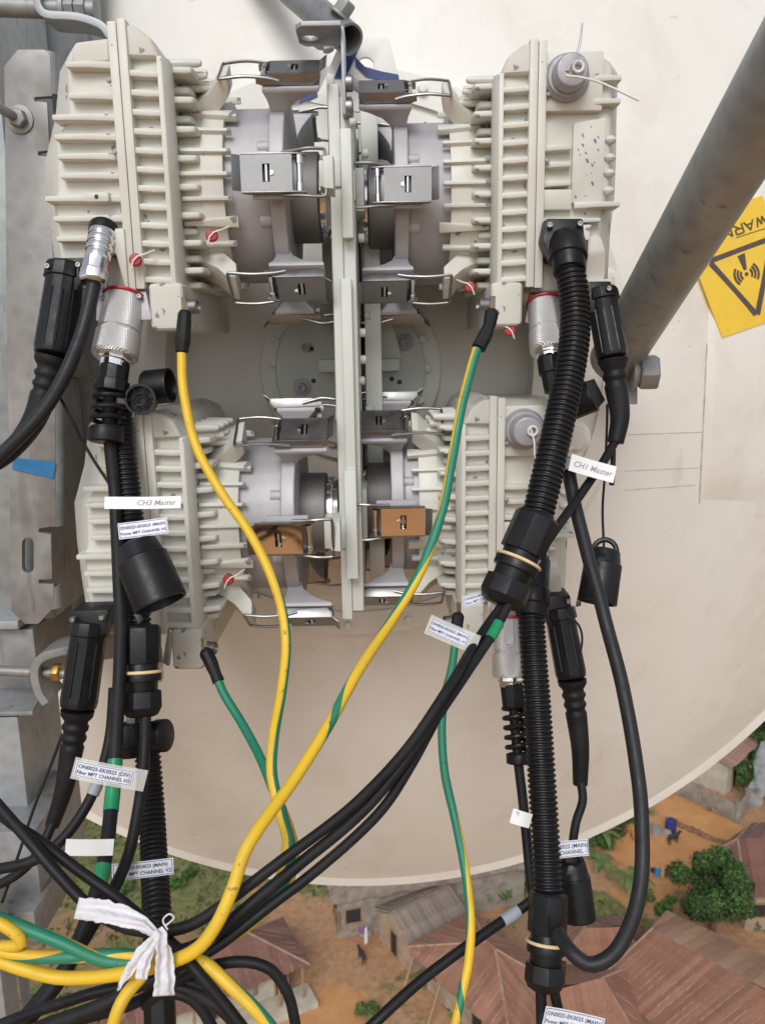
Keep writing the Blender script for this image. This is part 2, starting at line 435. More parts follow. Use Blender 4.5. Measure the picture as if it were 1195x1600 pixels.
# ---- houses
def sheets(parent, a, b2, c, d, n, mat, ridge=True):
    """roof facet cut into n separate metal sheets running up the slope from eave a-b to ridge d-c"""
    nrm = (b2 - a).cross((d + c) / 2 - a).normalized()
    if nrm.z < 0: nrm = -nrm
    ex = (b2 - a).normalized(); up = nrm.cross(ex).normalized()
    if up.dot(d - a) < 0: up = -up
    L = (b2 - a).length; X = lambda p: (p - a).dot(ex); U = lambda p: (p - a).dot(up)
    kx = [0, X(d), X(c), L]; ku = [0, U(d), U(c), 0]
    ok = -.05 <= kx[1] <= kx[2] + .05 and kx[2] <= L + .05
    for p_, q_ in ((a, d), (b2, c)):
        hb = MB(); hb.tube([p_ + nrm * .09, p_.lerp(q_, .5) + nrm * .10, q_ + nrm * .09], .028, 6); obj('hip_cap', hb, 'seam_pale', parent)
    for i in range(n):
        t0, t1 = i / n, (i + 1) / n
        if ok:
            xs = [t0 * L] + [x for x in kx[1:3] if t0 * L < x < t1 * L] + [t1 * L]
            top = [a + ex * x + up * max(.05, float(np.interp(x, kx, ku))) for x in xs]
            q = [a + ex * t0 * L, a + ex * t1 * L] + top[::-1]
        else:
            q = [a.lerp(b2, t0), a.lerp(b2, t1), d.lerp(c, t1), d.lerp(c, t0)]
        e0 = nrm * (.03 + random.random() * .02 + .02 * (i % 2))
        jit = -up * random.uniform(-.02, .10)
        q[0] = q[0] + jit; q[1] = q[1] + jit
        mb = MB(); mb.prism([p + e0 for p in q], nrm * .025)
        me2, cc = mb.mesh('roof_sheet', mat)
        uv = me2.uv_layers.new(name='UVMap')
        for lp in me2.loops:
            v = me2.vertices[lp.vertex_index].co + cc
            uv.data[lp.index].uv = ((v - a).dot(ex), (v - a).dot(up))
        s_ = link('roof_sheet', me2, cc, parent)
        if i and random.random() < .8:
            A0, A1 = q[0], q[-1]; k0 = random.uniform(0, .35); k1 = k0 + random.uniform(.3, .65)
            rb = MB(); rb.tube([A0.lerp(A1, k0) + nrm * .09, A0.lerp(A1, k1) + nrm * .09], random.uniform(.010, .020), 5)
            obj('roof_seam', rb, 'seam_pale', s_)
def opening(parent, p, ex, w_, h_, nrm, frame='wood', fill='void', name='window'):
    """window or door at p (lower middle) on a wall with along-vector ex and outward normal nrm"""
    ex = ex.normalized(); up = Vector((0, 0, 1)); q = p + nrm * .004
    mb = MB(); mb.prism([q - ex * w_ / 2, q + ex * w_ / 2, q + ex * w_ / 2 + up * h_, q - ex * w_ / 2 + up * h_], nrm * .03)
    wi = obj(name, mb, fill, parent)
    mb = MB()
    for s_ in (-1, 1):
        k = q + ex * s_ * w_ / 2
        mb.prism([k - ex * .05, k + ex * .05, k + ex * .05 + up * h_, k - ex * .05 + up * h_], nrm * .07)
    for zz in (0, h_):
        k = q + up * zz
        mb.prism([k - ex * (w_ / 2 + .05), k + ex * (w_ / 2 + .05), k + ex * (w_ / 2 + .05) + up * .09, k - ex * (w_ / 2 + .05) + up * .09], nrm * .078)
    obj('frame', mb, frame, wi)
    return wi
def house(name, label, A, B, Cc, zE, zR, h1, h2, ov, n1, n2, roof, wall, wins=(), group=None, W_=None, L_=None, roof2=None):
    a = atz(*A, zE); b2 = atz(*B, zE); e1 = (b2 - a); L = L_ or e1.length; e1.normalize()
    e2 = Vector((-e1.y, e1.x, 0)); c = atz(*Cc, zE) - a
    if c.dot(e2) < 0: e2 = -e2
    Wd = W_ or abs(c.dot(e2))
    base = a + e1 * L / 2 + e2 * Wd / 2; base.z = GZ
    h = thing(name, label, 'house', base, group)
    up = Vector((0, 0, zR - zE))
    P = lambda s_, t_: a + e1 * s_ + e2 * t_
    r1, r2 = P(h1, Wd / 2) + up, P(L - h2, Wd / 2) + up
    sheets(h, P(0, 0), P(L, 0), r2, r1, n1, roof)
    sheets(h, P(L, Wd), P(0, Wd), r1, r2, n1, roof2 or roof)
    if h1 > .1: sheets(h, P(0, Wd), P(0, 0), r1, r1, n2, roof)
    if h2 > .1: sheets(h, P(L, 0), P(L, Wd), r2, r2, n2, roof)
    mb = MB(); d = Vector((0, 0, -zE - .1))
    th = .2
    for (p, q, nin) in ((P(ov, ov), P(L - ov, ov), e2), (P(ov, Wd - ov), P(L - ov, Wd - ov), -e2), (P(ov, ov + th), P(ov, Wd - ov - th), e1), (P(L - ov, ov + th), P(L - ov, Wd - ov - th), -e1)):
        mb.prism([p, q, q + d, p + d], nin * th)
    k = (zR - zE) * .9
    if h1 <= .1: mb.prism([P(ov, ov + .3), P(ov, Wd - ov - .3), P(ov, Wd / 2) + Vector((0, 0, k))], e1 * th)
    if h2 <= .1: mb.prism([P(L - ov, ov + .3), P(L - ov, Wd - ov - .3), P(L - ov, Wd / 2) + Vector((0, 0, k))], -e1 * th)
    obj('wall', mb, wall, h)
    for side, f, w_, hh, z0, kind in wins:
        if side == 'f': p, ex, n_ = P(L * f, ov), e1, -e2
        elif side == 'l': p, ex, n_ = P(ov, Wd * f), e2, -e1
        elif side == 'r': p, ex, n_ = P(L - ov, Wd * f), e2, e1
        p = Vector((p.x, p.y, GZ + z0)); opening(h, p, ex, w_, hh, n_, name=kind, fill='win_blue' if kind == 'window' and wall == 'plaster' else 'void')
    # ridge cap
    mb = MB(); mb.tube([r1 + Vector((0, 0, .09)), r2 + Vector((0, 0, .09))], .09, 6); obj('ridge_cap', mb, roof, h)
    return h, P, L, Wd, e1, e2
h1, P, L, Wd, e1, e2 = house('house', 'long dark red metal roofed house with open porch below the yellow cables', (483, 1508), (170, 1628), (408, 1446), 2.6, 4.3, 3, 3, 1.2, 22, 10, 'rust_dark', 'plaster',
      [('f', .12, .8, 1.9, 0, 'door'), ('f', .3, 1, .9, .9, 'window'), ('f', .5, .8, 1.9, 0, 'door')])
for f in (.03, .16, .3, .45, .6):                       # porch posts and deck
    mb = MB(); p = P(L * f, .25); mb.box(p.x - .06, p.x + .06, p.y - .06, p.y + .06, GZ, p.z); obj('porch_post', mb, 'wood', h1)
mb = MB(); q = [P(-.3, -.5), P(L * .8, -.5), P(L * .8, 1.2), P(-.3, 1.2)]; mb.prism([Vector((p.x, p.y, GZ - .05)) for p in q], (0, 0, .4)); obj('porch_deck', mb, 'plaster', h1, .03)
house('house', 'grey block walled house tucked under the bottom edge of the dish', (520, 1412), (830, 1355), (452, 1398), 2.9, 4.4, 2.5, 2.5, .35, 14, 10, 'rust_grey', 'block_wall',
      [('l', .3, 1.1, 1.1, .9, 'window'), ('l', .72, 1.1, 1.1, .9, 'window'), ('f', .1, 1.1, 1.1, .9, 'window'), ('f', .35, .9, 2, 0, 'door')])
house('shed', 'small weathered grey-brown tin roofed shed beside the red hipped house', (640, 1482), (733, 1436), (600, 1450), 2.1, 3.1, 0, 0, .25, 13, 4, 'rust_grey', 'mud_wall',
      [('l', .5, .8, 1.7, 0, 'door')], W_=4.2)
h4, P, L, Wd, e1, e2 = house('house', 'red hipped roof house crossed by the diagonal black cable', (634, 1481), (800, 1640), (748, 1434), 2.7, 4.5, 4.2, 4, .9, 26, 18, 'rust_red', 'mud_wall',
      [('f', .35, .5, .5, 1.4, 'window'), ('f', .6, .9, 1.9, 0, 'door'), ('f', .15, .8, .8, 1.1, 'window')])
for f in (.1, .38):
    p = P(L * f, -.2); mb = MB(); mb.tube([Vector((p.x - .9, p.y - .7, GZ)), p + Vector((.1, .3, -.05))], .10, 6); obj('leaning_prop', mb, 'wood', h4)
# ridge complex at lower right, facets given by corner points at their heights
def facets(name, label, fl, wallpoly, wall='mud_wall', zE=2.6, wins=()):
    pts = [atz(*p) for f in fl for p in f[:4]]
    base = sum(pts, Vector((0, 0, 0))) / len(pts); base.z = GZ
    h = thing(name, label, 'house', base)
    for a, b2, c, d, n, mt in fl: sheets(h, atz(*a), atz(*b2), atz(*c), atz(*d), n, mt)
    w_ = [atz(x, y, zE) for x, y in wallpoly]; cen = sum(w_, Vector((0, 0, 0))) / len(w_)
    w_ = [cen + (p - cen) * .92 for p in w_]
    mb = MB()
    for p, q in zip(w_, w_[1:] + w_[:1]):
        ins = ((q - p).cross(Vector((0, 0, 1)))).normalized()
        if ins.dot(cen - p) < 0: ins = -ins
        mb.prism([p, q, q + Vector((0, 0, -zE - .1)), p + Vector((0, 0, -zE - .1))], ins * .2)
    obj('wall', mb, wall, h)
    for k, f, ww, hh, z0, kind in wins:
        p, q = w_[k], w_[(k + 1) % len(w_)]; n_ = (q - p).cross(Vector((0, 0, 1))).normalized()
        if n_.dot(cen - p) > 0: n_ = -n_
        s_ = p.lerp(q, f); opening(h, Vector((s_.x, s_.y, GZ + z0)), q - p, ww, hh, n_, name=kind)
    return h
facets('house', 'large brown ridged roof house in the lower right corner', [
    ((1330, 1562, 2.9), (1042, 1425, 2.9), (1019, 1453, 4.4), (1280, 1594, 4.4), 16, 'rust_brown'),
    ((936, 1532, 2.7), (1140, 1700, 2.7), (1280, 1594, 4.4), (1019, 1453, 4.4), 26, 'rust_red'),
    ((1042, 1425, 2.9), (936, 1532, 2.7), (1019, 1453, 4.4), (1019, 1453, 4.4), 9, 'rust_red')],
    [(1042, 1430), (945, 1532), (1140, 1690), (1320, 1560)])
facets('house', 'small red hipped roof with dark peak behind the hanging cable loop', [
    ((878, 1500, 2.6), (1003, 1500, 2.6), (975, 1448, 3.9), (915, 1450, 3.9), 12, 'rust_red'),
    ((1003, 1500, 2.6), (1000, 1428, 2.6), (975, 1448, 3.9), (975, 1448, 3.9), 7, 'rust_dark'),
    ((1000, 1428, 2.6), (884, 1438, 2.6), (915, 1450, 3.9), (975, 1448, 3.9), 10, 'rust_dark'),
    ((884, 1438, 2.6), (878, 1500, 2.6), (915, 1450, 3.9), (915, 1450, 3.9), 6, 'rust_red')],
    [(880, 1500), (1003, 1500), (1000, 1430), (884, 1440)])
facets('house', 'red sheet roof with pale seams at the bottom under the cable gland', [
    ((862, 1640, 2.6), (1005, 1640, 2.6), (940, 1530, 4.0), (872, 1545, 4.0), 12, 'rust_red'),
    ((1005, 1640, 2.6), (1000, 1505, 2.6), (940, 1530, 4.0), (940, 1530, 4.0), 8, 'rust_red'),
    ((1000, 1506, 2.6), (840, 1512, 2.6), (872, 1545, 4.0), (940, 1530, 4.0), 8, 'rust_red')],
    [(862, 1640), (1005, 1640), (1000, 1512), (842, 1518)], wins=[(0, .3, .9, 1.8, 0, 'door')])
facets('house', 'dark maroon hipped roof house at the right edge behind the round tree', [
    ((1330, 1262, 2.8), (1172, 1289, 2.8), (1152, 1312, 4.3), (1290, 1300, 4.3), 12, 'rust_dark'),
    ((1172, 1289, 2.8), (1098, 1342, 2.8), (1152, 1312, 4.3), (1152, 1312, 4.3), 10, 'rust_dark'),
    ((1098, 1342, 2.8), (1165, 1402, 2.8), (1152, 1312, 4.3), (1152, 1312, 4.3), 10, 'rust_dark'),
    ((1165, 1402, 2.8), (1330, 1400, 2.8), (1290, 1300, 4.3), (1152, 1312, 4.3), 12, 'rust_dark')],
    [(1172, 1292), (1100, 1342), (1165, 1402), (1320, 1400)], wins=[(2, .14, .9, 1.0, .9, 'window'), (2, .4, .9, 1.9, 0, 'door')])
house('house', 'cream house with patchy rusted gable roof at the dish rim', (1142, 1201), (1190, 1158), (1080, 1180), 2.8, 4.2, 0, 0, .5, 12, 5, 'rust_pale', 'plaster',
      [('l', .45, 1.3, 1.2, 1.0, 'window'), ('l', .8, 1.2, 1.2, 1.0, 'window'), ('f', .3, .8, 1.9, 0, 'door'), ('f', .6, 1, 1, 1, 'window')], W_=8.5)
# compound wall with posts
cw = thing('compound_wall', 'low grey block compound wall in front of the cream house', 'wall', atz(1100, 1270, 0))
wp = [atz(*p, 0) for p in ((1035, 1228), (1092, 1256), (1150, 1284), (1166, 1262))]
for p, q in zip(wp, wp[1:]):
    mb = MB(); n_ = (q - p).cross(Vector((0, 0, 1))).normalized() * .18
    mb.prism([p, q, q + Vector((0, 0, 1.5)), p + Vector((0, 0, 1.5))], n_); obj('wall_run', mb, 'block_wall', cw, .03)
for p in wp[1:]:
    mb = MB(); mb.box(p.x - .2, p.x + .2, p.y - .2, p.y + .2, GZ - .1, GZ + 1.72); obj('post', mb, 'block_wall', cw, .03)
# low earth bank between the road and the yard
mb = MB(); bk = spline([atz(*p, -.05) for p in ((1050, 1283), (1070, 1294), (1090, 1302), (1110, 1312), (1132, 1318))], 10)
bk = [p + Vector((random.uniform(-.08, .08), random.uniform(-.08, .08), random.uniform(-.05, .05))) for p in bk]
mb.tube(bk, [.22 + .12 * random.random() for _ in bk], 7); tag(obj('earth_bank', mb, 'bank_soil'), 'low brown earth bank along the orange dirt road', 'bank')

# ---- vegetation
def leaves(name, blobs, n, size, mat, parent=None, seed=1, droop=.3):
    """many small leaf faces in clumps spread through the crown volume"""
    rnd = random.Random(seed); vs = []; fs = []
    tot = sum(r_[3] ** 2 for r_ in blobs)
    for cx, cy, cz, r_ in blobs:
        for k in range(int(n * r_ * r_ / tot)):
            d = Vector((rnd.gauss(0, 1), rnd.gauss(0, 1), rnd.gauss(0, 1))).normalized()
            rr = r_ * (rnd.random() ** .35) * (1 + .28 * noise.noise((d.x * 2 + cx, d.y * 2 + cy, d.z * 2)))
            p = Vector((cx, cy, cz)) + Vector((d.x, d.y, d.z * .85)) * rr
            nrm = (d + Vector((rnd.uniform(-.8, .8), rnd.uniform(-.8, .8), rnd.uniform(-.2, 1.1)))).normalized()
            u = nrm.orthogonal().normalized(); u.rotate(Matrix.Rotation(rnd.uniform(0, 6.28), 3, nrm)); w_ = nrm.cross(u)
            s1 = size * rnd.uniform(.6, 1.3); s2 = s1 * .5; o = len(vs)
            vs += [p - u * s1 * .5, p + w_ * s2 * .5 - Vector((0, 0, droop * s1 * .1)), p + u * s1 * .5 - Vector((0, 0, droop * s1)), p - w_ * s2 * .5]
            fs.append((o, o + 1, o + 2, o + 3))
    lo = sum(vs, Vector((0, 0, 0))) / len(vs)
    me2 = bpy.data.meshes.new(name); me2.from_pydata([v - lo for v in vs], [], fs); me2.materials.append(M(mat))
    return link(name, me2, lo, parent)
def tree(label, px, py, r_, hgt, mat, n, seed, cat='tree', name='tree', leaf=.34):
    b0 = atz(px, py, 0); t = thing(name, label, cat, b0)
    rnd = random.Random(seed); mb = MB()
    top = b0 + Vector((0, 0, hgt * .5)); mb.tube([b0 - Vector((0, 0, .2)), b0 + Vector((.05, 0, hgt * .25)), top], [r_ * .09, r_ * .07, r_ * .05], 8)
    blobs = [(b0.x, b0.y, b0.z + hgt * .5, r_ * .5)]
    for k in range(17):
        a = k * 2.4 + rnd.random(); rr = r_ * rnd.uniform(.35, .8); zz = hgt * rnd.uniform(.3, .85) * (1.1 - .25 * rr / r_)
        p = b0 + Vector((math.cos(a) * rr, math.sin(a) * rr, zz))
        mb.tube([b0 + Vector((0, 0, hgt * .3)), p], [r_ * .04, r_ * .012], 5)
        blobs.append((p.x, p.y, p.z, r_ * rnd.uniform(.18, .36)))
    obj('trunk', mb, 'bark', t); leaves('crown', blobs, n, leaf, mat, t, seed)
    tips = [(x + rnd.uniform(-.2, .2), y - .15, z + q * .45, q * .8) for x, y, z, q in blobs[1:]]
    leaves('young_leaves', tips, n // 4, leaf * .85, 'leaf_mid' if mat == 'leaf_dark' else mat, t, seed + 1)
    return t
tree('round dark green tree with dense crown in front of the maroon roof', 1112, 1455, 3.0, 5.8, 'leaf_dark', 12000, 3, leaf=.27)
tree('bushy mid green tree beside the white smoke', 1163, 1232, 1.35, 2.8, 'leaf_mid', 2200, 4)
tree('green tree at the right edge above the compound wall', 1188, 1205, 2.2, 4.2, 'leaf_dark', 3000, 5)
tree('tall dark tree at the far right rim of the dish', 1200, 1165, 2.6, 5, 'leaf_dark', 3000, 6)
tree('bare brownish tree hiding behind the dish rim at far right', 1180, 1130, 2.4, 4.5, 'dry_leaf', 1500, 7)
def shrub(label, px, py, r_, mat, n, seed, group='low shrubs in the village', leaf=.26):
    b0 = atz(px, py, 0); rnd = random.Random(seed)
    t = thing('shrub', label, 'shrub', b0, group)
    blobs = [(b0.x + rnd.uniform(-r_, r_) * .6, b0.y + rnd.uniform(-r_, r_) * .6, b0.z + r_ * rnd.uniform(.3, .75), r_ * rnd.uniform(.4, .6)) for _ in range(5)]
    mb = MB()
    for bb in blobs[:3]: mb.tube([b0, Vector(bb[:3])], [.04, .015], 4)
    obj('stem', mb, 'bark', t); leaves('foliage', blobs, n, leaf, mat, t, seed)
for i, (x, y, r_, mt, n, lb) in enumerate(((955, 1300, 1.5, 'leaf_dark', 1200, 'dark shrub at the dish rim left of the yard'), (985, 1278, 1.3, 'leaf_mid', 900, 'shrub beside the blue barrel'), (930, 1318, 1.3, 'leaf_mid', 900, 'shrub under the dish edge near the cap'),
        (1040, 1425, .9, 'leaf_mid', 600, 'low shrub left of the round dark tree'), (1010, 1412, .9, 'leaf_pale', 500, 'pale shrub in the grass above the brown roof'), (810, 1385, 1.4, 'leaf_pale', 800, 'pale shrub left of the lower corrugated hose'), (770, 1400, 1.3, 'leaf_mid', 800, 'shrub above the red hipped roof'),
        (575, 1592, .8, 'leaf_pale', 600, 'bright green shrub at the bottom of the dirt path'), (200, 1395, .9, 'leaf_pale', 700, 'bright green shrub behind the printed cable tag'), (275, 1385, .8, 'leaf_mid', 400, 'small shrub right of the black hose in the grass'), (1180, 1440, .9, 'leaf_pale', 400, 'dry pale shrub at the right edge below the round tree'), (300, 1368, .6, 'leaf_mid', 250, 'tiny shrub in the lawn below the dish'))):
    shrub(lb, x, y, r_, mt, n, 20 + i)
def banana(label, px, py, h_, n, seed):
    b0 = atz(px, py, 0); rnd = random.Random(seed); t = thing('banana_plant', label, 'plant', b0, 'banana plants by the dish rim')
    mb = MB(); mb.tube([b0, b0 + Vector((0, 0, h_ * .6))], [.12, .07], 7); obj('stem', mb, 'leaf_pale', t)
    for k in range(n):
        a = k * 2.4 + rnd.random(); L = h_ * rnd.uniform(.6, .9); mb = MB(); vs = []
        for s_ in range(6):
            f = s_ / 5; p = b0 + Vector((math.cos(a) * L * f, math.sin(a) * L * f, h_ * .55 + L * (f * 1.1 - f * f * 1.25)))
            w_ = Vector((-math.sin(a), math.cos(a), 0)) * (.24 * math.sin(math.pi * min(1, f * .93 + .07)) + .01)
            vs.append([p - w_, p - Vector((0, 0, .05)), p + w_, p + Vector((0, 0, .012))])
        mb.loft(vs, True); obj('leaf', mb, 'leaf_pale', t)
for i, (x, y, h_, lb) in enumerate(((980, 1395, 2.2, 'banana plant between the two loops of black cable'), (935, 1362, 1.7, 'banana plant next to the white printed tag'), (795, 1395, 2.3, 'banana plant left of the lower hose'), (755, 1408, 1.8, 'small banana plant by the green and yellow cable'), (940, 1325, 2.2, 'tall thin banana plant close to the dish rim'))):
    banana(lb, x, y, h_, 8, 50 + i)
# grass tufts, one mass
rnd = random.Random(11); vs = []; fs = []
def spick():
    while True:
        x, y = rnd.uniform(-30, 42), rnd.uniform(36, 95)
        j = int(np.searchsorted(gx, x)); i = int(np.searchsorted(gy, y))
        if soil[i, j] + yard[i, j] < .35 and noise.noise((x * .3, y * .3, 5)) > -.15: return x, y, GH[i, j]
for k in range(16000):
    x, y, z = spick(); a = rnd.uniform(0, 6.28); s_ = rnd.uniform(.08, .24); o = len(vs)
    dx, dy = math.cos(a) * s_, math.sin(a) * s_
    vs += [(x - dx, y - dy, GZ + z), (x + dx, y + dy, GZ + z), (x + dx * .3 + rnd.uniform(-.1, .1), y + dy + rnd.uniform(-.15, .15), GZ + z + s_ * 1.3)]; fs.append((o, o + 1, o + 2))
me = bpy.data.meshes.new('grass'); me.from_pydata(vs, [], fs); me.materials.append(M('grass_blade'))
go = bpy.data.objects.new('grass', me); C.objects.link(go); tag(go, 'short patchy grass around the village houses', 'grass', kind='stuff')
# litter, stones, dry leaves: one mass
mb = MB()
for k in range(700):
    x, y, z = spick(); s_ = rnd.uniform(.03, .10); a = rnd.uniform(0, 3)
    mb.add([(x + s_ * math.cos(a), y + s_ * math.sin(a), GZ + z + .02), (x - s_, y + s_ * .4, GZ + z + .02), (x, y - s_, GZ + z + .03), (x, y, GZ + z + s_)], [(0, 1, 3), (1, 2, 3), (2, 0, 3)])
go = obj('litter', mb, 'dry_leaf'); tag(go, 'dry leaves and small stones scattered over the grass', 'litter', kind='stuff')

# ---- small village things
def cloth(name, label, px, py, z, w_, h_, mat, ang, cat='cloth', group=None):
    p = atz(px, py, z); mb = MB(); e = Vector((math.cos(ang), math.sin(ang), 0)); n_ = Vector((-e.y, e.x, 0)); rings = []
    for i in range(6):
        f = i / 5; x = p + e * (f - .5) * w_; s_ = n_ * .06 * math.sin(f * 9)
        rings.append([x + s_, x + s_ * 1.6 - Vector((0, 0, h_)), x + s_ * 1.6 - Vector((0, 0, h_)) + n_ * .02, x + s_ + n_ * .02])
    mb.loft(rings); o = obj(name, mb, mat); tag(o, label, cat, group); return o
la, lb_ = atz(1014, 1355, 1.5), atz(1062, 1358, 1.5)
ang = math.atan2(lb_.y - la.y, lb_.x - la.x)
cl = thing('clothesline', 'clothesline strung across the orange dirt yard', 'clothesline', atz(1014, 1370, 0))
for p in (la, lb_):
    mb = MB(); mb.tube([Vector((p.x, p.y, GZ)), p + Vector((0, 0, .1))], .04, 6); obj('post', mb, 'wood', cl)
mb = MB(); mb.tube([la, (la + lb_) / 2 - Vector((0, 0, .06)), lb_], .012, 5); obj('line', mb, 'wood', cl)
for x, mt, lb, w_, h_ in ((1020, 'c_dark', 'black garment on the yard clothesline', .35, .4), (1027, 'c_blue', 'light blue cloth on the yard clothesline', .5, .7), (1036, 'c_yellow', 'yellow cloth on the yard clothesline', .3, .7), (1040, 'c_navy', 'dark narrow cloth on the yard clothesline', .2, .7), (1047, 'c_red', 'red cloth on the yard clothesline', .5, .5)):
    cloth('garment', lb, x, 1355.4 + (x - 1014) * .0625, 1.5, w_, h_, mt, ang, 'garment', 'laundry on the yard clothesline')
for i, (x, y, mt) in enumerate(((432, 1457, 'c_white'), (438, 1461, 'c_red'), (444, 1465, 'c_white'), (450, 1470, 'c_blue'), (457, 1474, 'c_teal'), (463, 1479, 'c_white'))):
    cloth('garment', ('white cloth nearest the upper end of the laundry row', 'red cloth in the laundry row beside the porch roof', 'white cloth in the middle of the laundry row', 'blue cloth in the laundry row beside the porch roof', 'teal cloth in the laundry row beside the porch roof', 'white cloth at the lower end of the laundry row')[i], x, y + 4, 1.5, .55, .6, mt, -.9, 'garment', 'laundry beside the porch roof')
def goat(label, px, py, ang, mat, s_=1.0):
    p = atz(px, py, 0); e = Vector((math.cos(ang), math.sin(ang), 0)); u = Vector((0, 0, 1)); n_ = Vector((-e.y, e.x, 0))
    mb = MB(); mb.tube([p - e * .42 * s_ + u * .5 * s_, p - e * .2 * s_ + u * .52 * s_, p + e * .2 * s_ + u * .5 * s_, p + e * .42 * s_ + u * .6 * s_, p + e * .58 * s_ + u * .72 * s_, p + e * .75 * s_ + u * .62 * s_], [.06 * s_, .16 * s_, .17 * s_, .11 * s_, .08 * s_, .04 * s_], 8)
    for a in (-.3, .3):
        for w_ in (-.09, .09): mb.tube([p + e * a * s_ + n_ * w_ * s_ + u * .45 * s_, p + e * (a + .02) * s_ + n_ * w_ * s_ + u * .2 * s_, p + e * a * s_ + n_ * w_ * s_], [.06 * s_, .035 * s_, .03 * s_], 6)
    tag(obj('goat', mb, mat, None, 0, 60), label, 'goat', 'goats around the houses')
goat('dark goat standing in the middle of the orange yard', 1050, 1318, .4, 'c_dark', 1.2)
goat('dark goat on the dirt beside the tin shed', 566, 1502, 2.0, 'c_dark')
goat('small brown goat at the top of the orange yard', 988, 1312, 1.5, 'c_orange', .8)
# water barrel, pots, tarpaulin heap
def barrel(label, px, py, r_, h_, mat):
    p = atz(px, py, 0); t = thing('barrel', label, 'barrel', p); mb = MB()
    mb.lathe(p, (0, 0, 1), [(0, r_ * .95), (h_ * .06, r_), (h_ * .33, r_), (h_ * .36, r_ * 1.05), (h_ * .4, r_), (h_ * .66, r_), (h_ * .69, r_ * 1.05), (h_ * .73, r_), (h_ * .97, r_), (h_, r_ * .95)], 16); obj('body', mb, mat, t)
    mb = MB(); mb.lathe(p + Vector((0, 0, h_)), (0, 0, 1), [(0, r_ * .9), (.04, r_ * .88)], 16); obj('lid', mb, mat, t)
barrel('navy blue barrel beside the bushes in the yard', 1047, 1298, .42, .95, 'c_navy')
barrel('grey round water tank behind the tin shed', 652, 1424, 1.0, 1.6, 'block_wall')
barrel('orange clay coloured barrel behind the tin shed', 597, 1436, .5, .8, 'c_orange')
def heap(label, px, py, r_, mat, seed, name='heap', cat='heap'):
    p = atz(px, py, 0); mb = MB(); k = 12
    for j in range(7):
        q = p + Vector((random.uniform(-r_, r_) * .6, random.uniform(-r_, r_) * .6, 0)); q.z = GZ
        mb.sphere(q, r_ * random.uniform(.35, .6), 8, 0, (1, 1, random.uniform(.5, 1)))
    tag(obj(name, mb, mat), label, cat)
heap('dark brush heap beside the blue barrel', 1033, 1297, 1.0, 'block_wall', 2)
heap('heap of brown firewood and rubble at the shed corner', 560, 1452, .9, 'block_wall', 3)
wd = thing('firewood_pile', 'pile of pale branches behind the compound wall', 'firewood', atz(1130, 1262, 0))
for k in range(22):
    p = atz(1130, 1262, 0) + Vector((random.uniform(-1.4, 1.4), random.uniform(-.8, .8), .1)); d = Vector((random.uniform(-1, 1), random.uniform(-1, 1), random.uniform(.2, .9))).normalized() * random.uniform(.8, 1.6)
    mb = MB(); mb.tube([p, p + d * .5 + Vector((0, 0, .05)), p + d], [.06, .05, .03], 5); obj('branch', mb, 'wood', wd)
cloth('tarpaulin', 'white and blue cloth bundle hanging by the tin shed', 572, 1450, 1.6, .3, 1.1, 'c_white', 1.2)
cloth('tarpaulin', 'purple cloth hanging by the tin shed', 566, 1448, 1.2, .45, .5, 'c_purple', .4)
cloth('tarpaulin', 'blue cloth hanging on the line behind the shed', 585, 1412, 1.6, .8, .4, 'c_blue', .3)
# smoke plume: closed volume
m = bpy.data.materials.new('smoke'); m.use_nodes = True; nt = m.node_tree; MATS['smoke'] = m
nt.nodes.remove(nt.nodes['Principled BSDF']); pv = nt.nodes.new('ShaderNodeVolumePrincipled'); nt.links.new(pv.outputs[0], nt.nodes['Material Output'].inputs['Volume'])
pv.inputs['Color'].default_value = (.93, .94, .97, 1)
fd = ramp(nt, nz(nt, 1.3, 4, .6), [(.42, 0.0), (.62, 1.0)])
ml = nt.nodes.new('ShaderNodeMath'); ml.operation = 'MULTIPLY'; ml.inputs[1].default_value = 2.6; nt.links.new(fd, ml.inputs[0]); nt.links.new(ml.outputs[0], pv.inputs['Density'])
mb = MB(); s0 = atz(1180, 1258, .1)
mb.tube([s0, s0 + Vector((-.2, 0, 1)), s0 + Vector((.4, 0, 2.2)), s0 + Vector((.5, .2, 3.4)), s0 + Vector((1.3, .4, 4.6)), s0 + Vector((2.4, .6, 5.4))], [.5, .75, .7, .9, 1.2, .6], 12)
tag(obj('smoke', mb, 'smoke'), 'white smoke plume rising from a small fire at the right edge', 'smoke', kind='stuff')
# ================================================================== DISH ANTENNA
HUB = at(548, 578, 1.08); hx, hz = HUB.x, HUB.z
Yv = 1.055; FOC = .74; RIM = .985
def dishY(r_): return Yv + r_ * r_ / (4 * FOC)
dish = thing('dish_antenna', 'huge off-white round dish antenna seen from behind', 'antenna', (hx, dishY(RIM), hz - RIM))
AX = Vector((0, 1, 0))
def lat(prof, mat, name, parent, seg=128, bev=0, smooth=35):
    """lathe around the dish axis; prof (r, y)"""
    mb = MB(); rings = []
    for r_, y in prof:
        rings.append([(hx + r_ * math.cos(2 * math.pi * j / seg), y, hz + r_ * math.sin(2 * math.pi * j / seg)) for j in range(seg)])
    mb.loft(rings, False); return obj(name, mb, mat, parent, bev, smooth)
prof = [(.001, Yv)] + [(.37 * i / 6, dishY(.37) - .012) for i in range(1, 7)] + [(.375, dishY(.37))]
prof = [(.001, dishY(.36) - .012), (.20, dishY(.36) - .012), (.372, dishY(.372) - .012), (.376, dishY(.376))]
prof += [(r_, dishY(r_)) for r_ in [.38 + (RIM - .38) * i / 30 for i in range(31)]]
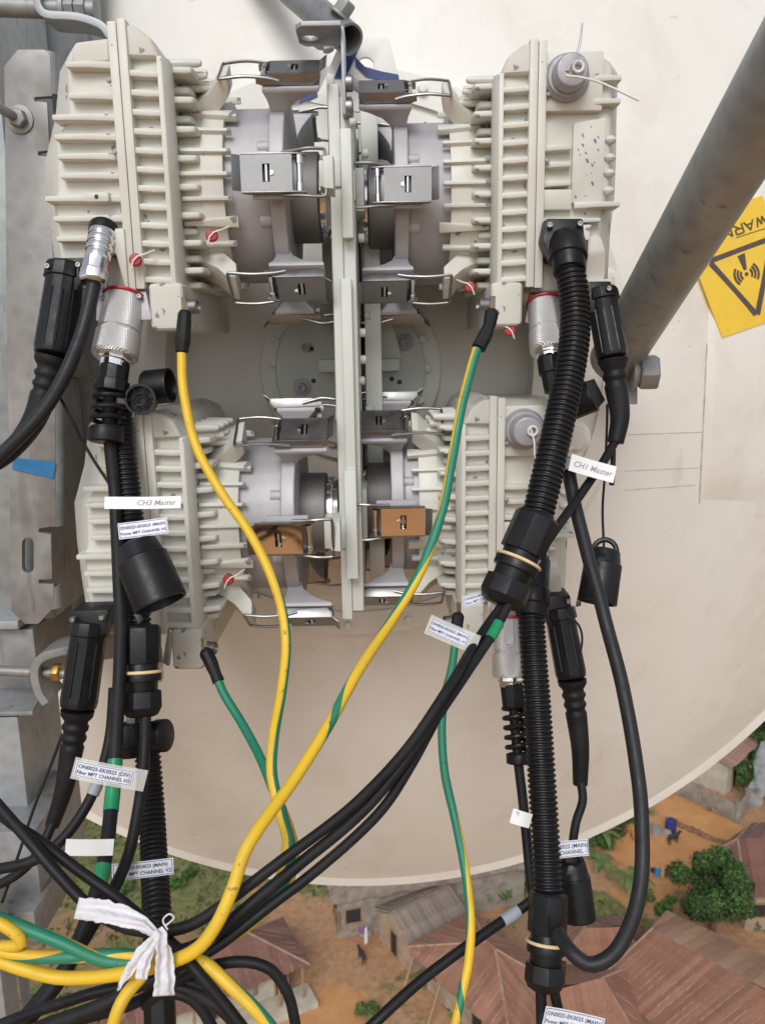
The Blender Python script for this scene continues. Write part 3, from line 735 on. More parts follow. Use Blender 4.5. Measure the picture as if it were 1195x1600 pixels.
shell = lat(prof + [(RIM, dishY(RIM) + .004), (RIM - .02, dishY(RIM) + .004), (.5, dishY(.5) + .006), (.001, dishY(.4) + .02)], 'dish', 'reflector', dish, 160)
lat([(RIM - .006, dishY(RIM) - .004), (RIM + .014, dishY(RIM) + .001), (RIM + .018, dishY(RIM) + .012), (RIM + .012, dishY(RIM) + .03), (RIM - .004, dishY(RIM) + .03)], 'dish', 'rim', dish, 160)
PY = dishY(.36) - .012
# ring mount round the hub
lat([(.252, PY + .01), (.248, PY - .035), (.262, PY - .038), (.262, PY - .045), (.236, PY - .045), (.238, PY + .01)], 'dish', 'ring_mount', dish, 96)
ringb = lat([(.338, PY + .012), (.338, PY - .004), (.372, PY - .003), (.376, PY + .012)], 'dish', 'back_ring', dish, 128)
for i in range(26):
    a = 2 * math.pi * (i + .35) / 26; p = Vector((hx + .357 * math.cos(a), PY - .003, hz + .357 * math.sin(a)))
    mb = MB(); bolt(mb, p, (0, -1, 0), .0065, .007, True, .010); obj('ring_bolt', mb, 'dish', ringb, .0008)
# hub plates
hub = lat([(.001, PY - .012), (.118, PY - .012), (.120, PY - .010), (.120, PY + .01)], 'dish', 'hub_disc', dish, 96)
lat([(.001, PY - .028), (.096, PY - .028), (.098, PY - .026), (.098, PY - .012)], 'ivory_green', 'hub_plate', dish, 96)
for px, py in ((436, 522), (428, 566), (436, 630), (660, 530), (667, 575), (655, 625), (470, 665), (520, 690)):
    mb = MB(); p = at(px, py, PY - .012); bolt(mb, p, (0, -1, 0), .006, .007, False, .008); obj('hub_bolt', mb, 'dish', dish, .001)
for px, py in ((632, 535), (472, 605), (478, 543), (588, 650)):
    mb = MB(); p = at(px, py, PY - .028); big = px != 478
    mb.lathe(p, (0, -1, 0), [(0, .0115 if big else .006), (.003, .0115 if big else .006), (.003, .006), (.010, .0055), (.010, .003), (.006, .003)], 20); obj('socket_bolt', mb, 'cap_grey', dish, .0006)
for px, py in ((487, 545), (490, 595), (613, 543), (612, 592), (624, 597)):
    mb = MB(); mb.lathe(at(px, py, PY - .028), (0, -1, 0), [(0, .0032), (.0006, .0032)], 12); obj('drill_hole', mb, 'dark_slot', dish)
# embossed stiffener panel and shallow creases on the right-hand skin
def on_skin(px, py, off=0.0):
    r_ = ray(px, py); t = 1.2
    for _ in range(30):
        p = r_ * t; rr = math.hypot(p.x - hx, p.z - hz); t += (dishY(rr) - off - p.y) / r_.y * .8
    return r_ * t
def patch(mb, poly, off, n=10, soft=0.0):
    """polygon quad grid draped over the skin: poly = 4 px corners"""
    q = [Vector((x, y, 0)) for x, y in poly]; rows = []
    for i in range(n + 1):
        row = []
        for j in range(n + 1):
            v = q[0].lerp(q[1], j / n).lerp(q[3].lerp(q[2], j / n), i / n)
            e_ = min(i, j, n - i, n - j) / n
            k_ = 1.0 if not soft else min(1, e_ / soft); k_ = k_ * k_ * (3 - 2 * k_)
            row.append(on_skin(v.x, v.y, off * k_ - (.0006 if soft and e_ == 0 else 0)))
        rows.append(row)
    vs = [p for r_ in rows for p in r_]; k = n + 1; o2 = len(vs)
    back = [p + Vector((0, .006 + off, 0)) for p in vs]
    fs = [(i * k + j, i * k + j + 1, (i + 1) * k + j + 1, (i + 1) * k + j) for i in range(n) for j in range(n)]
    rim_ = [j for j in range(n + 1)] + [i * k + n for i in range(1, n + 1)] + [n * k + j for j in range(n - 1, -1, -1)] + [i * k for i in range(n - 1, 0, -1)]
    fs += [(a, b2, b2 + o2, a + o2) for a, b2 in zip(rim_, rim_[1:] + rim_[:1])]
    mb.add(vs + back, fs)
mb = MB(); patch(mb, [(1108, 400), (1235, 400), (1225, 790), (1092, 785)], .005, 30, .12); obj('stiffener', mb, 'dish', dish, 0, 60)
for (x0, y0, x1, y1) in ((980, 679, 1098, 675), (975, 736, 1090, 731), (972, 766, 1085, 758)):
    mb = MB(); mb.tube([on_skin(x0 + (x1 - x0) * i / 8, y0 + (y1 - y0) * i / 8, .0001) for i in range(9)], .0005, 6); obj('crease', mb, 'crease', dish)
mb = MB(); mb.tube([on_skin(1092 + 12 * i / 10, 786 - 250 * i / 10, .0006) for i in range(11)], .0010, 6); obj('crease', mb, 'crease', dish)
# yellow warning sticker, upside down
def sticker():
    A, B, Cc = (1102, 440), (1128, 530), (1215, 500)
    mb = MB(); patch(mb, [(1060, 348), (1190, 305), (1265, 480), (1128, 528)], .0065, 6); st = obj('warning_sticker', mb, 'sign_yellow', dish)
    st['label'] = 'yellow radiation warning sticker stuck on upside down'
    def ink(polys, nm, mat='sign_ink'):
        mb = MB()
        for poly in polys:
            fr = [on_skin(x, y, .0075) for x, y in poly]; bk = [p + Vector((0, .0007, 0)) for p in fr]; n = len(fr)
            mb.add(fr + bk, [tuple(range(n)), tuple(range(2 * n - 1, n - 1, -1))] + [(i, (i + 1) % n, (i + 1) % n + n, i + n) for i in range(n)])
        obj(nm, mb, mat, st)
    def bar(a, b2, w_):
        d = Vector((b2[0] - a[0], b2[1] - a[1])); n_ = Vector((-d.y, d.x)).normalized() * w_ / 2
        return [(a[0] + n_.x, a[1] + n_.y), (b2[0] + n_.x, b2[1] + n_.y), (b2[0] - n_.x, b2[1] - n_.y), (a[0] - n_.x, a[1] - n_.y)]
    T = [(1108, 408), (1207, 371), (1182, 494)]
    ink([bar(T[0], T[1], 8), bar((1110, 411), (1181, 491), 8), bar((1205, 373), (1183, 491), 8)], 'triangle')
    c = Vector((1166, 428)); dirn = Vector((-.29, -.95)).normalized()
    arcs = []
    for k, rr in enumerate((9, 14, 19)):
        for s_ in (-1, 1):
            mid = math.atan2(.29 * -s_, s_ * .95) if False else (math.atan2(dirn.y, dirn.x) + s_ * math.pi / 2)
            pts_o, pts_i = [], []
            for q in range(9):
                a = mid - .72 + 1.44 * q / 8
                pts_o.append((c.x + (rr + 1.5) * math.cos(a), c.y + (rr + 1.5) * math.sin(a))); pts_i.append((c.x + (rr - 1.5) * math.cos(a), c.y + (rr - 1.5) * math.sin(a)))
            for q in range(8): arcs.append([pts_o[q], pts_o[q + 1], pts_i[q + 1], pts_i[q]])
    dot = [(c.x + 3 * math.cos(a * .7854), c.y + 3 * math.sin(a * .7854)) for a in range(8)]
    horn = [(1152, 400), (1163, 395), (1166, 420), (1162, 422)]
    ink(arcs + [dot, horn], 'antenna_pictogram')
    ink([bar((1150, 371), (1197, 356), 1.0)], 'rule_line')
    # WARNING, read from the far side, in strokes: base of the letters points up-left
    o = Vector((1246, 314)); ex = Vector((-14.2, 5.0)); ey = Vector((4.8, 14.0))
    G = {'W': ['0,1 .25,0', '.25,0 .5,.8', '.5,.8 .75,0', '.75,0 1,1'], 'A': ['0,0 .5,1', '.5,1 1,0', '.2,.35 .8,.35'], 'R': ['0,0 0,1', '0,1 .8,1', '.8,1 .8,.5', '.8,.5 0,.5', '.3,.5 .9,0'], 'N': ['0,0 0,1', '0,1 .9,0', '.9,0 .9,1'], 'I': ['.4,0 .4,1'], 'G': ['1,.85 .3,1', '.3,1 0,.5', '0,.5 .3,0', '.3,0 1,.1', '1,.1 1,.45', '1,.45 .6,.45']}
    pl = []; o = Vector((1193, 336))
    for k, ch in enumerate('WARNING'):
        for st_ in G[ch]:
            p, q = [tuple(map(float, z.split(','))) for z in st_.split()]
            f = lambda z: (o.x + ex.x * (k * 1.25 + z[0]) + ey.x * z[1], o.y + ex.y * (k * 1.25 + z[0]) + ey.y * z[1])
            pl.append(bar(f(p), f(q), 2.0))
    ink(pl, 'warning_text')
sticker()
# red paint flecks and scratches below the sticker are flat marks on the skin
for k in range(26):
    x, y = random.gauss(1085, 16), random.gauss(515, 26); mb = MB(); s_ = random.uniform(.5, 1.4)
    pts = [on_skin(x + random.uniform(-s_, s_), y + random.uniform(-s_, s_), .0006) for _ in range(3)]
    mb.prism(pts, (0, .0008, 0)); obj('paint_fleck', mb, 'red_seal' if k % 2 else 'pencil', dish)
# beige lug plate with finger hole and blue masking tape above the coupler
LP = thing('lug_plate', 'beige steel lug plate with a round hole and navy tape at the top', 'plate', at(585, 170, 1.02))
mb = MB(); Yl = 1.0
hole = [at(571 + 13 * math.cos(a * .5236), 101 + 12 * math.sin(a * .5236), Yl) for a in range(12)]
mb.prism([at(552, 58, Yl), at(607, 59, Yl), at(624, 124, Yl), at(560, 175, Yl), at(478, 158, Yl), at(500, 140, Yl), at(525, 80, Yl)], (0, .006, 0), [hole]); obj('plate', mb, 'dish', LP, .001)
for pts, w_ in (([(556, 96), (572, 112), (598, 119), (624, 124)], 15), ([(553, 70), (544, 95), (533, 122)], 22), ([(468, 156), (482, 150), (496, 143)], 13)):
    mb = MB(); n_ = len(pts)
    top = [at(x - (w_ * .1), y - w_ * .5, Yl - .002) for x, y in pts] if w_ != 22 else [at(x + 9 + (y - 70) * -.04, y, Yl - .002) for x, y in pts]
    bot = [at(x, y + w_ * .5, Yl - .002) for x, y in pts] if w_ != 22 else [at(x - 11, y, Yl - .002) for x, y in pts]
    for i in range(n_ - 1): mb.prism([top[i], top[i + 1], bot[i + 1], bot[i]], (0, .0014, 0))
    obj('tape', mb, 'navy_tape', LP)

# ================================================================== CENTRAL COUPLER
cp = thing('coupler', 'pale green-white vertical coupler plate seen edge-on between the radio units', 'coupler', at(545, 965, .95))
def cbox(name, a, Y0, Y1, mat='ivory_green', bev=.0015, parent=None, poly=None):
    mb = MB(); pbox(mb, *a, Y0, Y1); return obj(name, mb, mat, parent or cp, bev)
def cslab(name, px_top, px_bot, py0, py1, Y0, Y1, mat='ivory_green', bev=.0015, parent=None):
    """upright slab whose edges follow px_top=(x0,x1) at py0 and px_bot at py1"""
    mb = MB(); p = [at(px_top[0], py0, Y0), at(px_top[1], py0, Y0), at(px_bot[1], py1, Y0), at(px_bot[0], py1, Y0)]
    x0 = (p[0].x + p[3].x) / 2; x1 = (p[1].x + p[2].x) / 2
    mb.box(x0, x1, Y0, Y1, p[3].z, p[0].z); return obj(name, mb, mat, parent or cp, bev)
def spine(name, xa, xb, Y0, Y1, py0, py1):
    mb = MB(); mb.box(at(xa, 580, Y0).x, at(xb, 580, Y0).x, Y0, Y1, at(545, py1, Y0).z, at(545, py0, Y0).z); return obj(name, mb, 'ivory_green', cp, .0015)
spine('spine_plate', 524, 541, .803, PY - .028, 130, 968)
spine('spine_plate', 541.3, 560, .806, PY - .028, 150, 955)
cslab('side_plate', (505, 516), (531, 542), 115, 700, .86, 1.02)
cslab('side_plate', (566, 592), (575, 600), 148, 930, .93, 1.03)
cslab('step_bar', (532, 550), (534, 551), 200, 372, .790, .803)
cslab('step_bar', (532, 548), (540, 557), 435, 740, .794, .806)
cslab('step_bar', (538, 556), (541, 560), 735, 905, .786, .802)
cslab('port_block', (497, 531), (499, 534), 250, 292, .80, .99)
cslab('port_block', (548, 568), (550, 570), 262, 330, .84, 1.0)
cslab('port_block', (505, 540), (508, 545), 812, 858, .80, .99)
cslab('port_block', (553, 572), (556, 575), 765, 845, .84, 1.0)
cslab('rib_plate', (503, 533), (505, 535), 372, 470, .95, .99)
# horizontal foot bar across the hub plate
mb = MB(); pbox(mb, 495, 562, 625, 580, 1.015, PY - .02); obj('foot_bar', mb, 'ivory_green', cp, .003)
mb = MB(); mb.prism([at(575, 395, 1.03), at(583, 395, 1.03), at(628, 560, 1.03), at(575, 560, 1.03)], (0, .02, 0)); obj('gusset', mb, 'ivory_green', cp, .001)
mb = MB(); mb.prism([at(518, 415, 1.03), at(524, 415, 1.03), at(524, 475, 1.03), at(500, 475, 1.03)], (0, .02, 0)); obj('gusset', mb, 'ivory_green', cp, .001)
for px, py, Yb in ((546, 190, .80), (560, 372, .84), (562, 520, .84), (563, 562, .84), (561, 595, .84), (503, 650, .9), (500, 488, .9), (570, 493, .9), (572, 640, .9), (566, 240, .84)):
    mb = MB(); p = at(px, py, Yb); sgn = 1 if px > 540 else -1
    bolt(mb, p, (sgn, 0, 0), .0045, .006, False); obj('screw', mb, 'ivory_green', cp, .0006)
mb = MB(); p = at(562, 512, .85); mb.prism([at(560, 505, .9), at(569, 518, .9), at(559, 530, .9)], (0, .001, 0)); obj('blue_tape', mb, 'blue_tape', cp)
# upper bracket: bent galvanised strap bolted to the spine
br = thing('angle_bracket', 'bent galvanised angle strap bolted to the top of the coupler', 'bracket', at(538, 180, .80))
Yb = .79
mb = MB()
L1 = [at(533, 37, Yb), at(538, 42, Yb), at(539, 178, Yb), at(534, 178, Yb)]
mb.box(at(533, 100, Yb).x, at(539, 100, Yb).x, Yb, Yb + .032, at(536, 178, Yb).z, at(536, 40, Yb).z); obj('upright', mb, 'galv_light', br, .001)
z1 = at(536, 40, Yb).z; x1 = at(533, 40, Yb).x; xa = at(462, 42, Yb).x
mb = MB(); hc = Vector((x1 - .030, Yb + .018, z1 - .004))
mb.prism([(x1, Yb - .012, z1 - .004), (xa + .006, Yb - .012, z1 - .004), (xa, Yb - .004, z1 - .004), (xa, Yb + .03, z1 - .004), (xa + .006, Yb + .038, z1 - .004), (x1, Yb + .038, z1 - .004)], (0, 0, .004), [[hc + Vector((.008 * math.cos(k * .5236), .007 * math.sin(k * .5236), 0)) for k in range(12)]]); obj('flange', mb, 'galv_light', br, .0006)
for py in (130, 168):
    mb = MB(); bolt(mb, at(540, py, Yb + .006), (1, 0, 0), .0075, .007, False); obj('bolt', mb, 'steel', br, .0008)
# ---- upper side strut (galvanised tube) and large diagonal strut
ss = thing('side_strut', 'galvanised tube strut slanting in from the top edge with an open end', 'strut', pd(545, 62, .86))
p0, p1 = pd(546, 62, .86), pd(458, -12, .93); d = (p0 - p1).normalized(); p1 = p1 - d * .25
mb = MB(); mb.lathe(p1, d, [(0, .0165), ((p0 - p1).length, .0165), ((p0 - p1).length, .014), ((p0 - p1).length - .06, .0138)], 32, False); obj('tube', mb, 'galv', ss)
mb = MB(); q = pd(530, 25, .86); bolt(mb, q, Vector((.6, -.2, .75)), .011, .014, True, .014); obj('bolt', mb, 'galv', ss, .001)
mb = MB(); q = pd(502, 62, .86); bolt(mb, q, Vector((-.3, -.1, -1)), .009, .008, True); bolt(mb, q + Vector((.006, 0, -.004)), Vector((.3, -.1, -1)), .007, .008, True); obj('nut', mb, 'cap_grey', ss, .001)
st = thing('diagonal_strut', 'thick grey galvanised pipe strut running diagonally out of the top right', 'strut', pd(985, 575, .97))
p0, p1 = pd(960, 562, .985), pd(1180, 188, .615); d = (p1 - p0).normalized(); p1 = p1 + d * .30
mb = MB(); mb.lathe(p0, d, [(0, .0305), ((p1 - p0).length, .0305)], 48); obj('pipe', mb, 'galv_strut', st)
mb = MB(); pl = pd(985, 585, .985); mb.prism([pd(955, 560, .98), pd(996, 560, .98), pd(996, 632, .98), pd(962, 632, .98)], (0, .014, 0)); obj('lug', mb, 'galv', st, .002)
mb = MB(); q = pd(986, 582, .955); mb.lathe(q, (1, -.12, .02), [(0, .02), (.004, .02), (.004, .016), (.008, .016)], 24); mb.lathe(q + Vector((.008, -.001, 0)), (1, -.12, .02), [(0, .02), (.002, .0215), (.020, .0215), (.022, .0195)], 6, rot=.4); obj('bolt', mb, 'galv', st, .001)
mb = MB(); bolt(mb, pd(896, 683, .97), (-.1, -1, 0), .016, .012, True, .02); obj('mount_nut', mb, 'dish', dish, .002)

# ================================================================== TOWER STEELWORK AT THE LEFT
tw = thing('tower_leg', 'galvanised steel box leg running down the left edge', 'tower leg', at(-20, 1000, .92))
mb = MB(); x1 = at(27, 400, .885).x; mb.box(x1 - .13, x1, .885, 1.03, -.30, .55); obj('leg', mb, 'galv_light', tw, .004)
mp_ = thing('mount_pipe', 'shaded round galvanised mounting pipe behind the left radio units', 'pipe', at(190, 1000, 1.12))
mb = MB(); c = at(128, 560, 1.12); mb.lathe((c.x, 1.12, -.42), (0, 0, 1), [(0, .062), (1.1, .062)], 48); obj('pipe', mb, 'galv', mp_)
mb = MB(); bolt(mb, at(122, 572, 1.03), (.3, -1, 0), .017, .02, True, .022); obj('clamp_nut', mb, 'galv_brown', mp_, .001)
cpz = thing('clamp_plate', 'long grey clamp plate with slots and a stud at the left edge', 'plate', at(45, 975, .86))
mb = MB(); Yc = .855
def slot(cx, cy, w_, h_, n=10):
    pts = []
    for k in range(n + 1): pts.append((cx + w_ / 2 * math.cos(math.pi * k / n), cy - h_ / 2 + w_ / 2 - w_ / 2 * math.sin(math.pi * k / n)))
    for k in range(n + 1): pts.append((cx - w_ / 2 * math.cos(math.pi * k / n), cy + h_ / 2 - w_ / 2 + w_ / 2 * math.sin(math.pi * k / n)))
    return [at(x, y, Yc) for x, y in pts]
outer = [(7, 103), (28, 77), (70, 77), (79, 88), (82, 150), (54, 152), (54, 158), (74, 160), (78, 235), (60, 237), (60, 243), (80, 245), (86, 560), (88, 822), (61, 826), (61, 832), (80, 835), (82, 905), (61, 906), (61, 912), (84, 913), (84, 950), (60, 975), (40, 975), (18, 955), (12, 560)]
mb.prism([at(x, y, Yc) for x, y in outer], (0, .008, 0), [slot(44, 868, 18, 55)]); obj('plate', mb, 'galv_brown', cpz, .001)
mb = MB()
for y0, y1, xx in ((84, 150, 79), (248, 820, 85), (914, 948, 84)):
    a, b2 = at(xx - 1, y0, Yc + .009), at(xx + 3, y1, Yc + .009); mb.lathe(a, b2 - a, [(0, .009), ((b2 - a).length, .009)], 16)
obj('rolled_lip', mb, 'galv', cpz)
mb = MB(); q = at(32, 187, Yc); mb.lathe(q, (0, -1, 0), [(0, .0135), (.002, .0135)], 28); bolt(mb, q + Vector((0, -.002, 0)), (0, -1, 0), .009, .008, True); mb.lathe(q, Vector((-.28, -1, .12)), [(0, .0045), (.032, .0045), (.034, .0035)], 14); obj('stud', mb, 'galv_brown', cpz, .0006)
mb = MB(); mb.prism([at(22, 715, Yc - .001), at(88, 722, Yc - .001), at(84, 748, Yc - .001), at(20, 733, Yc - .001)], (0, -.0006, 0)); obj('blue_tape', mb, 'blue_tape', cpz)
# top clamp: threaded rod, U bracket, nuts
tc_ = thing('rod_clamp', 'threaded rod with double nuts and bent strap in the top left corner', 'clamp', at(60, 50, .86))
mb = MB(); a = at(-60, 8, .86); b2 = at(150, 16, .86); n = 60; path = [a.lerp(b2, i / n) for i in range(n + 1)]
mb.tube(path, [.0088 + (.0007 if i % 2 else 0) for i in range(n + 1)], 14); obj('rod', mb, 'galv', tc_)
mb = MB()
for x0, x1, r_ in ((97, 105, .014), (105, 120, .0135), (121, 137, .0130)):
    q = at(x0, 14, .86); mb.lathe(q, b2 - a, [(0, r_), ((at(x1, 14, .86) - q).length, r_)], 6 if x0 > 100 else 20, rot=.3)
obj('nut', mb, 'galv', tc_, .001)
mb = MB(); U = [(70, -30), (68, 8), (74, 26), (88, 33), (130, 36), (165, 48), (180, 66)]
ur = spline([at(x, y, .86) for x, y in U], 5); rings = []
for i, p in enumerate(ur):
    d = (ur[min(i + 1, len(ur) - 1)] - ur[max(i - 1, 0)]).normalized(); n_ = Vector((-d.z, 0, d.x)) * .0035
    rings.append([p + n_ + Vector((0, -.016, 0)), p - n_ + Vector((0, -.016, 0)), p - n_ + Vector((0, .02, 0)), p + n_ + Vector((0, .02, 0))])
mb.loft(rings); obj('strap', mb, 'galv_light', tc_, .0008)
# lower left steelwork
lb = thing('leg_collar', 'grey steel collar block under the clamp plate on the left', 'collar', at(40, 1090, .9))
mb = MB(); pbox(mb, -70, 985, 64, 1092, .88, 1.0); obj('block', mb, 'galv_brown', lb, .004)
mb = MB(); pbox(mb, -70, 972, 30, 984, .865, .99); obj('edge_strip', mb, 'galv_light', lb, .002)
hk = thing('hook_bolt', 'bent hook strap on a threaded rod with brass nuts at lower left', 'bracket', at(90, 1090, .85))
mb = MB(); a, b2 = at(-40, 1046, .84), at(112, 1053, .84); mb.tube([a.lerp(b2, i / 50) for i in range(51)], [.0055 + (.0005 if i % 2 else 0) for i in range(51)], 12); obj('rod', mb, 'galv_brown', hk)
mb = MB()
for x in (51, 84): bolt(mb, at(x, 1050, .84), b2 - a, .0105, .0085, True)
obj('nut', mb, 'brass', hk, .001)
mb = MB(); pts = [(118, 1008), (80, 1018), (64, 1032), (63, 1056), (70, 1078), (80, 1092)]; ur = spline([at(x, y, .84) for x, y in pts], 5); rings = []
for i, p in enumerate(ur):
    d = (ur[min(i + 1, len(ur) - 1)] - ur[max(i - 1, 0)]).normalized(); n_ = Vector((-d.z, 0, d.x)) * .0045
    rings.append([p + n_ + Vector((0, -.014, 0)), p - n_ + Vector((0, -.014, 0)), p - n_ + Vector((0, .03, 0)), p + n_ + Vector((0, .03, 0))])
mb.loft(rings); obj('strap', mb, 'galv', hk, .001)
def block(name, label, a, Y0, Y1, mat, cat='beam', rx=0):
    mb = MB(); pbox(mb, *a, Y0, Y1); t = obj(name, mb, mat, None, .003); tag(t, label, cat); return t
bm1 = thing('steel_beam', 'upright galvanised box beam at left below the hook strap', 'beam', at(25, 1290, .84))
mb = MB(); pbox(mb, -90, 1122, 49, 1300, .82, .93); obj('body', mb, 'galv_light', bm1, .003)
mb = MB(); q = [at(-90, 1122, .815), at(52, 1119, .815), at(90, 1098, .93), at(66, 1092, .96), at(-90, 1108, .96)]; mb.prism([Vector((p.x, p.y, q[0].z + .001)) for p in q], (0, 0, .005)); obj('cap_plate', mb, 'galv', bm1, .001)
bm2 = thing('steel_beam', 'galvanised block below the upright box beam at left', 'beam', at(25, 1420, .76))
mb = MB(); pbox(mb, -90, 1302, 68, 1425, .77, .90); obj('body', mb, 'galv', bm2, .003)
bm3 = thing('steel_beam', 'horizontal galvanised ledge under the left beams behind the cables', 'beam', at(25, 1480, .70))
mb = MB(); pbox(mb, -90, 1428, 60, 1478, .74, .86); obj('body', mb, 'galv_brown', bm3, .003)
bm4 = thing('steel_beam', 'pale upright channel in the bottom left corner', 'beam', at(25, 1640, .66))
mb = MB(); pbox(mb, -60, 1400, 22, 1680, .70, .73); obj('web', mb, 'galv_light', bm4, .002)
mb = MB(); pbox(mb, 22, 1482, 62, 1680, .76, .765); obj('flange', mb, 'galv_light', bm4, .002)
# ================================================================== RADIO UNITS AND COLLARS (local millimetre frames)
MM = .001
def ringpt(x, r_, phi, t=0.0, yc=120, zc=0):
    """point around the flange axis: phi from the viewer side upwards"""
    return Vector((x, yc - r_ * math.cos(phi) + t * math.sin(phi), zc + r_ * math.sin(phi) + t * math.cos(phi)))
def unit_mesh(fn, sx, name, mats, bev=0, smooth=35, seg=2):
    mb = MB(); mb.tf = lambda p: Vector((p.x * sx, p.y, p.z)) * MM
    fn(mb); return mb.mesh(name, mats, bev * MM, smooth, seg)
PHU = (0, 54, 132, 180, -105, -50); PHL = (0, 53, 105, 180, -132, -55)
def radio(name, label, loc, sx, kind, neck=1):
    t = thing(name, label, 'radio unit', loc, 'radio units clamped to the coupler', local=True)
    def part(nm, fn, mats, bev=0, parent=None, smooth=35, seg=2):
        me, c = unit_mesh(fn, sx, nm, mats, bev, smooth, seg); return link(nm, me, c, parent or t)
    # half next to the coupler
    part('body', lambda m_: (m_.prism([(0, 11, 122), (9, 11, 122), (27, 11, 114), (37, 11, 92), (38, 11, -84), (41, 11, -100), (41, 11, -131), (12, 11, -131), (8, 11, -95), (0, 11, -95)], (0, 219, 0)),), 'ivory', 3)
    part('body_flange', lambda m_: m_.box(.15, 8, -1, 18, -96, 126), 'ivory', 1.5)
    part('lower_block', lambda m_: m_.box(11, 42, -2, 190, -133, -91), 'ivory', 5, seg=3)
    part('top_block', lambda m_: m_.prism([(5, 2, 97), (5, 2, 123), (14, 2, 122), (27, 4, 113), (34, 6, 97)], (0, 150, 0)), 'ivory', 4, seg=3)
    ribm, rc = unit_mesh(lambda m_: m_.loft([[(4, 17, z * .5 + .2), (4, 1, z * .36), (10, 1.2, z * .34), (22, 1.8, z * .30 - 1.3), (33, 2.6, z * .32 - 1.0), (36.5, 14, z * .5)] for z in (-7.5, 7.5)]), sx, 'rib', 'ivory', 1.5)
    for k in range(12):
        o = link('rib', ribm, rc + Vector((0, 0, (84 - k * 15.6) * MM)), t)
    part('side_strip', lambda m_: m_.loft([[(31, 2.4, z), (35.5, 3, z), (40, 12, z), (40, 26, z), (31, 26, z)] for z in (98, -93)]), 'ivory', 1.8)
    # cooling fins on the coupler side, rounded ends
    finm, fc = unit_mesh(lambda m_: m_.prism([(35, 20, -3), (56, 24, -2.4), (58, 30, -2.4), (58, 180, -2.4), (35, 196, -3)], (0, 0, 6)), sx, 'fin', 'ivory', 2.2, seg=3)
    fins, fcs = unit_mesh(lambda m_: m_.prism([(35, 34, -3), (50, 37, -2.4), (52, 42, -2.4), (52, 180, -2.4), (35, 196, -3)], (0, 0, 6)), sx, 'fin', 'ivory', 2.2, seg=3)
    for k in range(16):
        f_, c_ = (finm, fc) if k % 2 == 0 else (fins, fcs)
        link('fin', f_, c_ + Vector((0, 0, (92 - k * 12.2) * MM)), t)
    pinm, pc = unit_mesh(lambda m_: m_.lathe((34, 0, 0), (1, 0, 0), [(0, 4.2), (24, 3.6), (28, 2.6), (29, .5)], 10), sx, 'pin', 'ivory')
    for j in range(3):
        for k in range(4): link('pin', pinm, pc + Vector((j * 3 * sx, 40 + k * 26 + j * 8, 101 - j * 9)) * MM if False else pc + Vector((j * 3 * sx * MM, (40 + k * 26 + j * 8) * MM, (103 - j * 8) * MM)), t)
    # cover half
    F = [(0, 117), (-40, 113), (-49, 100), (-50, 50), (-63, 38), (-66, -8), (-70, -14), (-70, -100), (0, -100)]
    B1 = [(0, 120), (-57, 119), (-74, 106), (-82, 66), (-96, 26), (-97, -14), (-96, -40), (-93, -100), (0, -100)]
    if sx < 0:
        F = [(0, 117), (-62, 114), (-72, 104), (-72, 60), (-72, 30), (-72, 0), (-66, -20), (-66, -100), (0, -100)]
        B1 = [(0, 120), (-76, 118), (-86, 106), (-86, 62), (-87, 30), (-87, -8), (-84, -40), (-83, -100), (0, -100)]
    part('cover', lambda m_: m_.loft([[(x, 13, z) for x, z in F], [(x, 62 if sx > 0 else 40, z) for x, z in B1], [(x * .97, 215, z * .97) for x, z in B1]]), 'ivory', 3.5, seg=3)
    part('cover_flange', lambda m_: m_.box(-8, -.15, -1.2, 20, -97, 124), 'ivory', 1.4)
    def rib(z, x0, x1, hh=6.2, yf=1.5):
        part('cover_rib', lambda m_: m_.loft([[(x0, 19, z - hh * .65), (x0, yf + 5, z - hh * .5), (x0, yf + 5, z + hh * .5), (x0, 19, z + hh * .65)],
             [((x0 + x1) / 2, 19, z - hh * .6), ((x0 + x1) / 2, yf + 1, z - hh * .45), ((x0 + x1) / 2, yf + 1, z + hh * .45), ((x0 + x1) / 2, 19, z + hh * .6)],
             [(x1, 24, z - hh * .5), (x1, yf + 1, z - hh * .38), (x1, yf + 1, z + hh * .38), (x1, 24, z + hh * .5)]]), 'ivory', 1.6)
    if sx > 0:
        part('upper_boss', lambda m_: m_.prism([(-9, 5, 94), (-9, 5, 113), (-36, 6, 110), (-43, 8, 104), (-44, 8, 94)], (0, 14, 0)), 'ivory', 4, seg=3)
        for z, x1 in ((92, -47), (67, -47), (50, -63), (34, -62.5), (18, -61.5), (2, -60.5), (-17, -76), (-34, -70), (-51, -69)): rib(z, -6, x1)
        part('boss', lambda m_: m_.box(-40, -18, 0, 20, -21, -12), 'ivory', 3)
        part('drain_hole', lambda m_: m_.lathe((-29, .2, -16.5), (0, -1, 0), [(0, 2.0), (.3, 2.0)], 12), 'dark_slot')
        part('port_block', lambda m_: m_.prism([(-6, -4, -44), (-34, -4, -44), (-38, -6, -56), (-38, -6, -66), (-14, -6, -66), (-8, -4, -99), (-6, -4, -99)], (0, 24, 0)), 'ivory', 2.5)
        part('lower_panel', lambda m_: m_.loft([[(-8, 6, -66), (-73, 8, -70), (-77, 9, -84), (-77, 9, -92), (-8, 6, -96)], [(-8, 60, -66), (-92, 60, -70), (-92, 60, -84), (-92, 60, -96), (-8, 60, -99)]]), 'ivory', 3)
    else:
        for z, x1 in ((32, -34), (17, -34), (0, -34)): rib(z, -6, x1, 6)
        part('raised_panel', lambda m_: m_.prism([(-36, 9, 55), (-68, 9, 60), (-66, 9, -18), (-36, 9, -18)], (0, 10, 0)), 'ivory', 2.5)
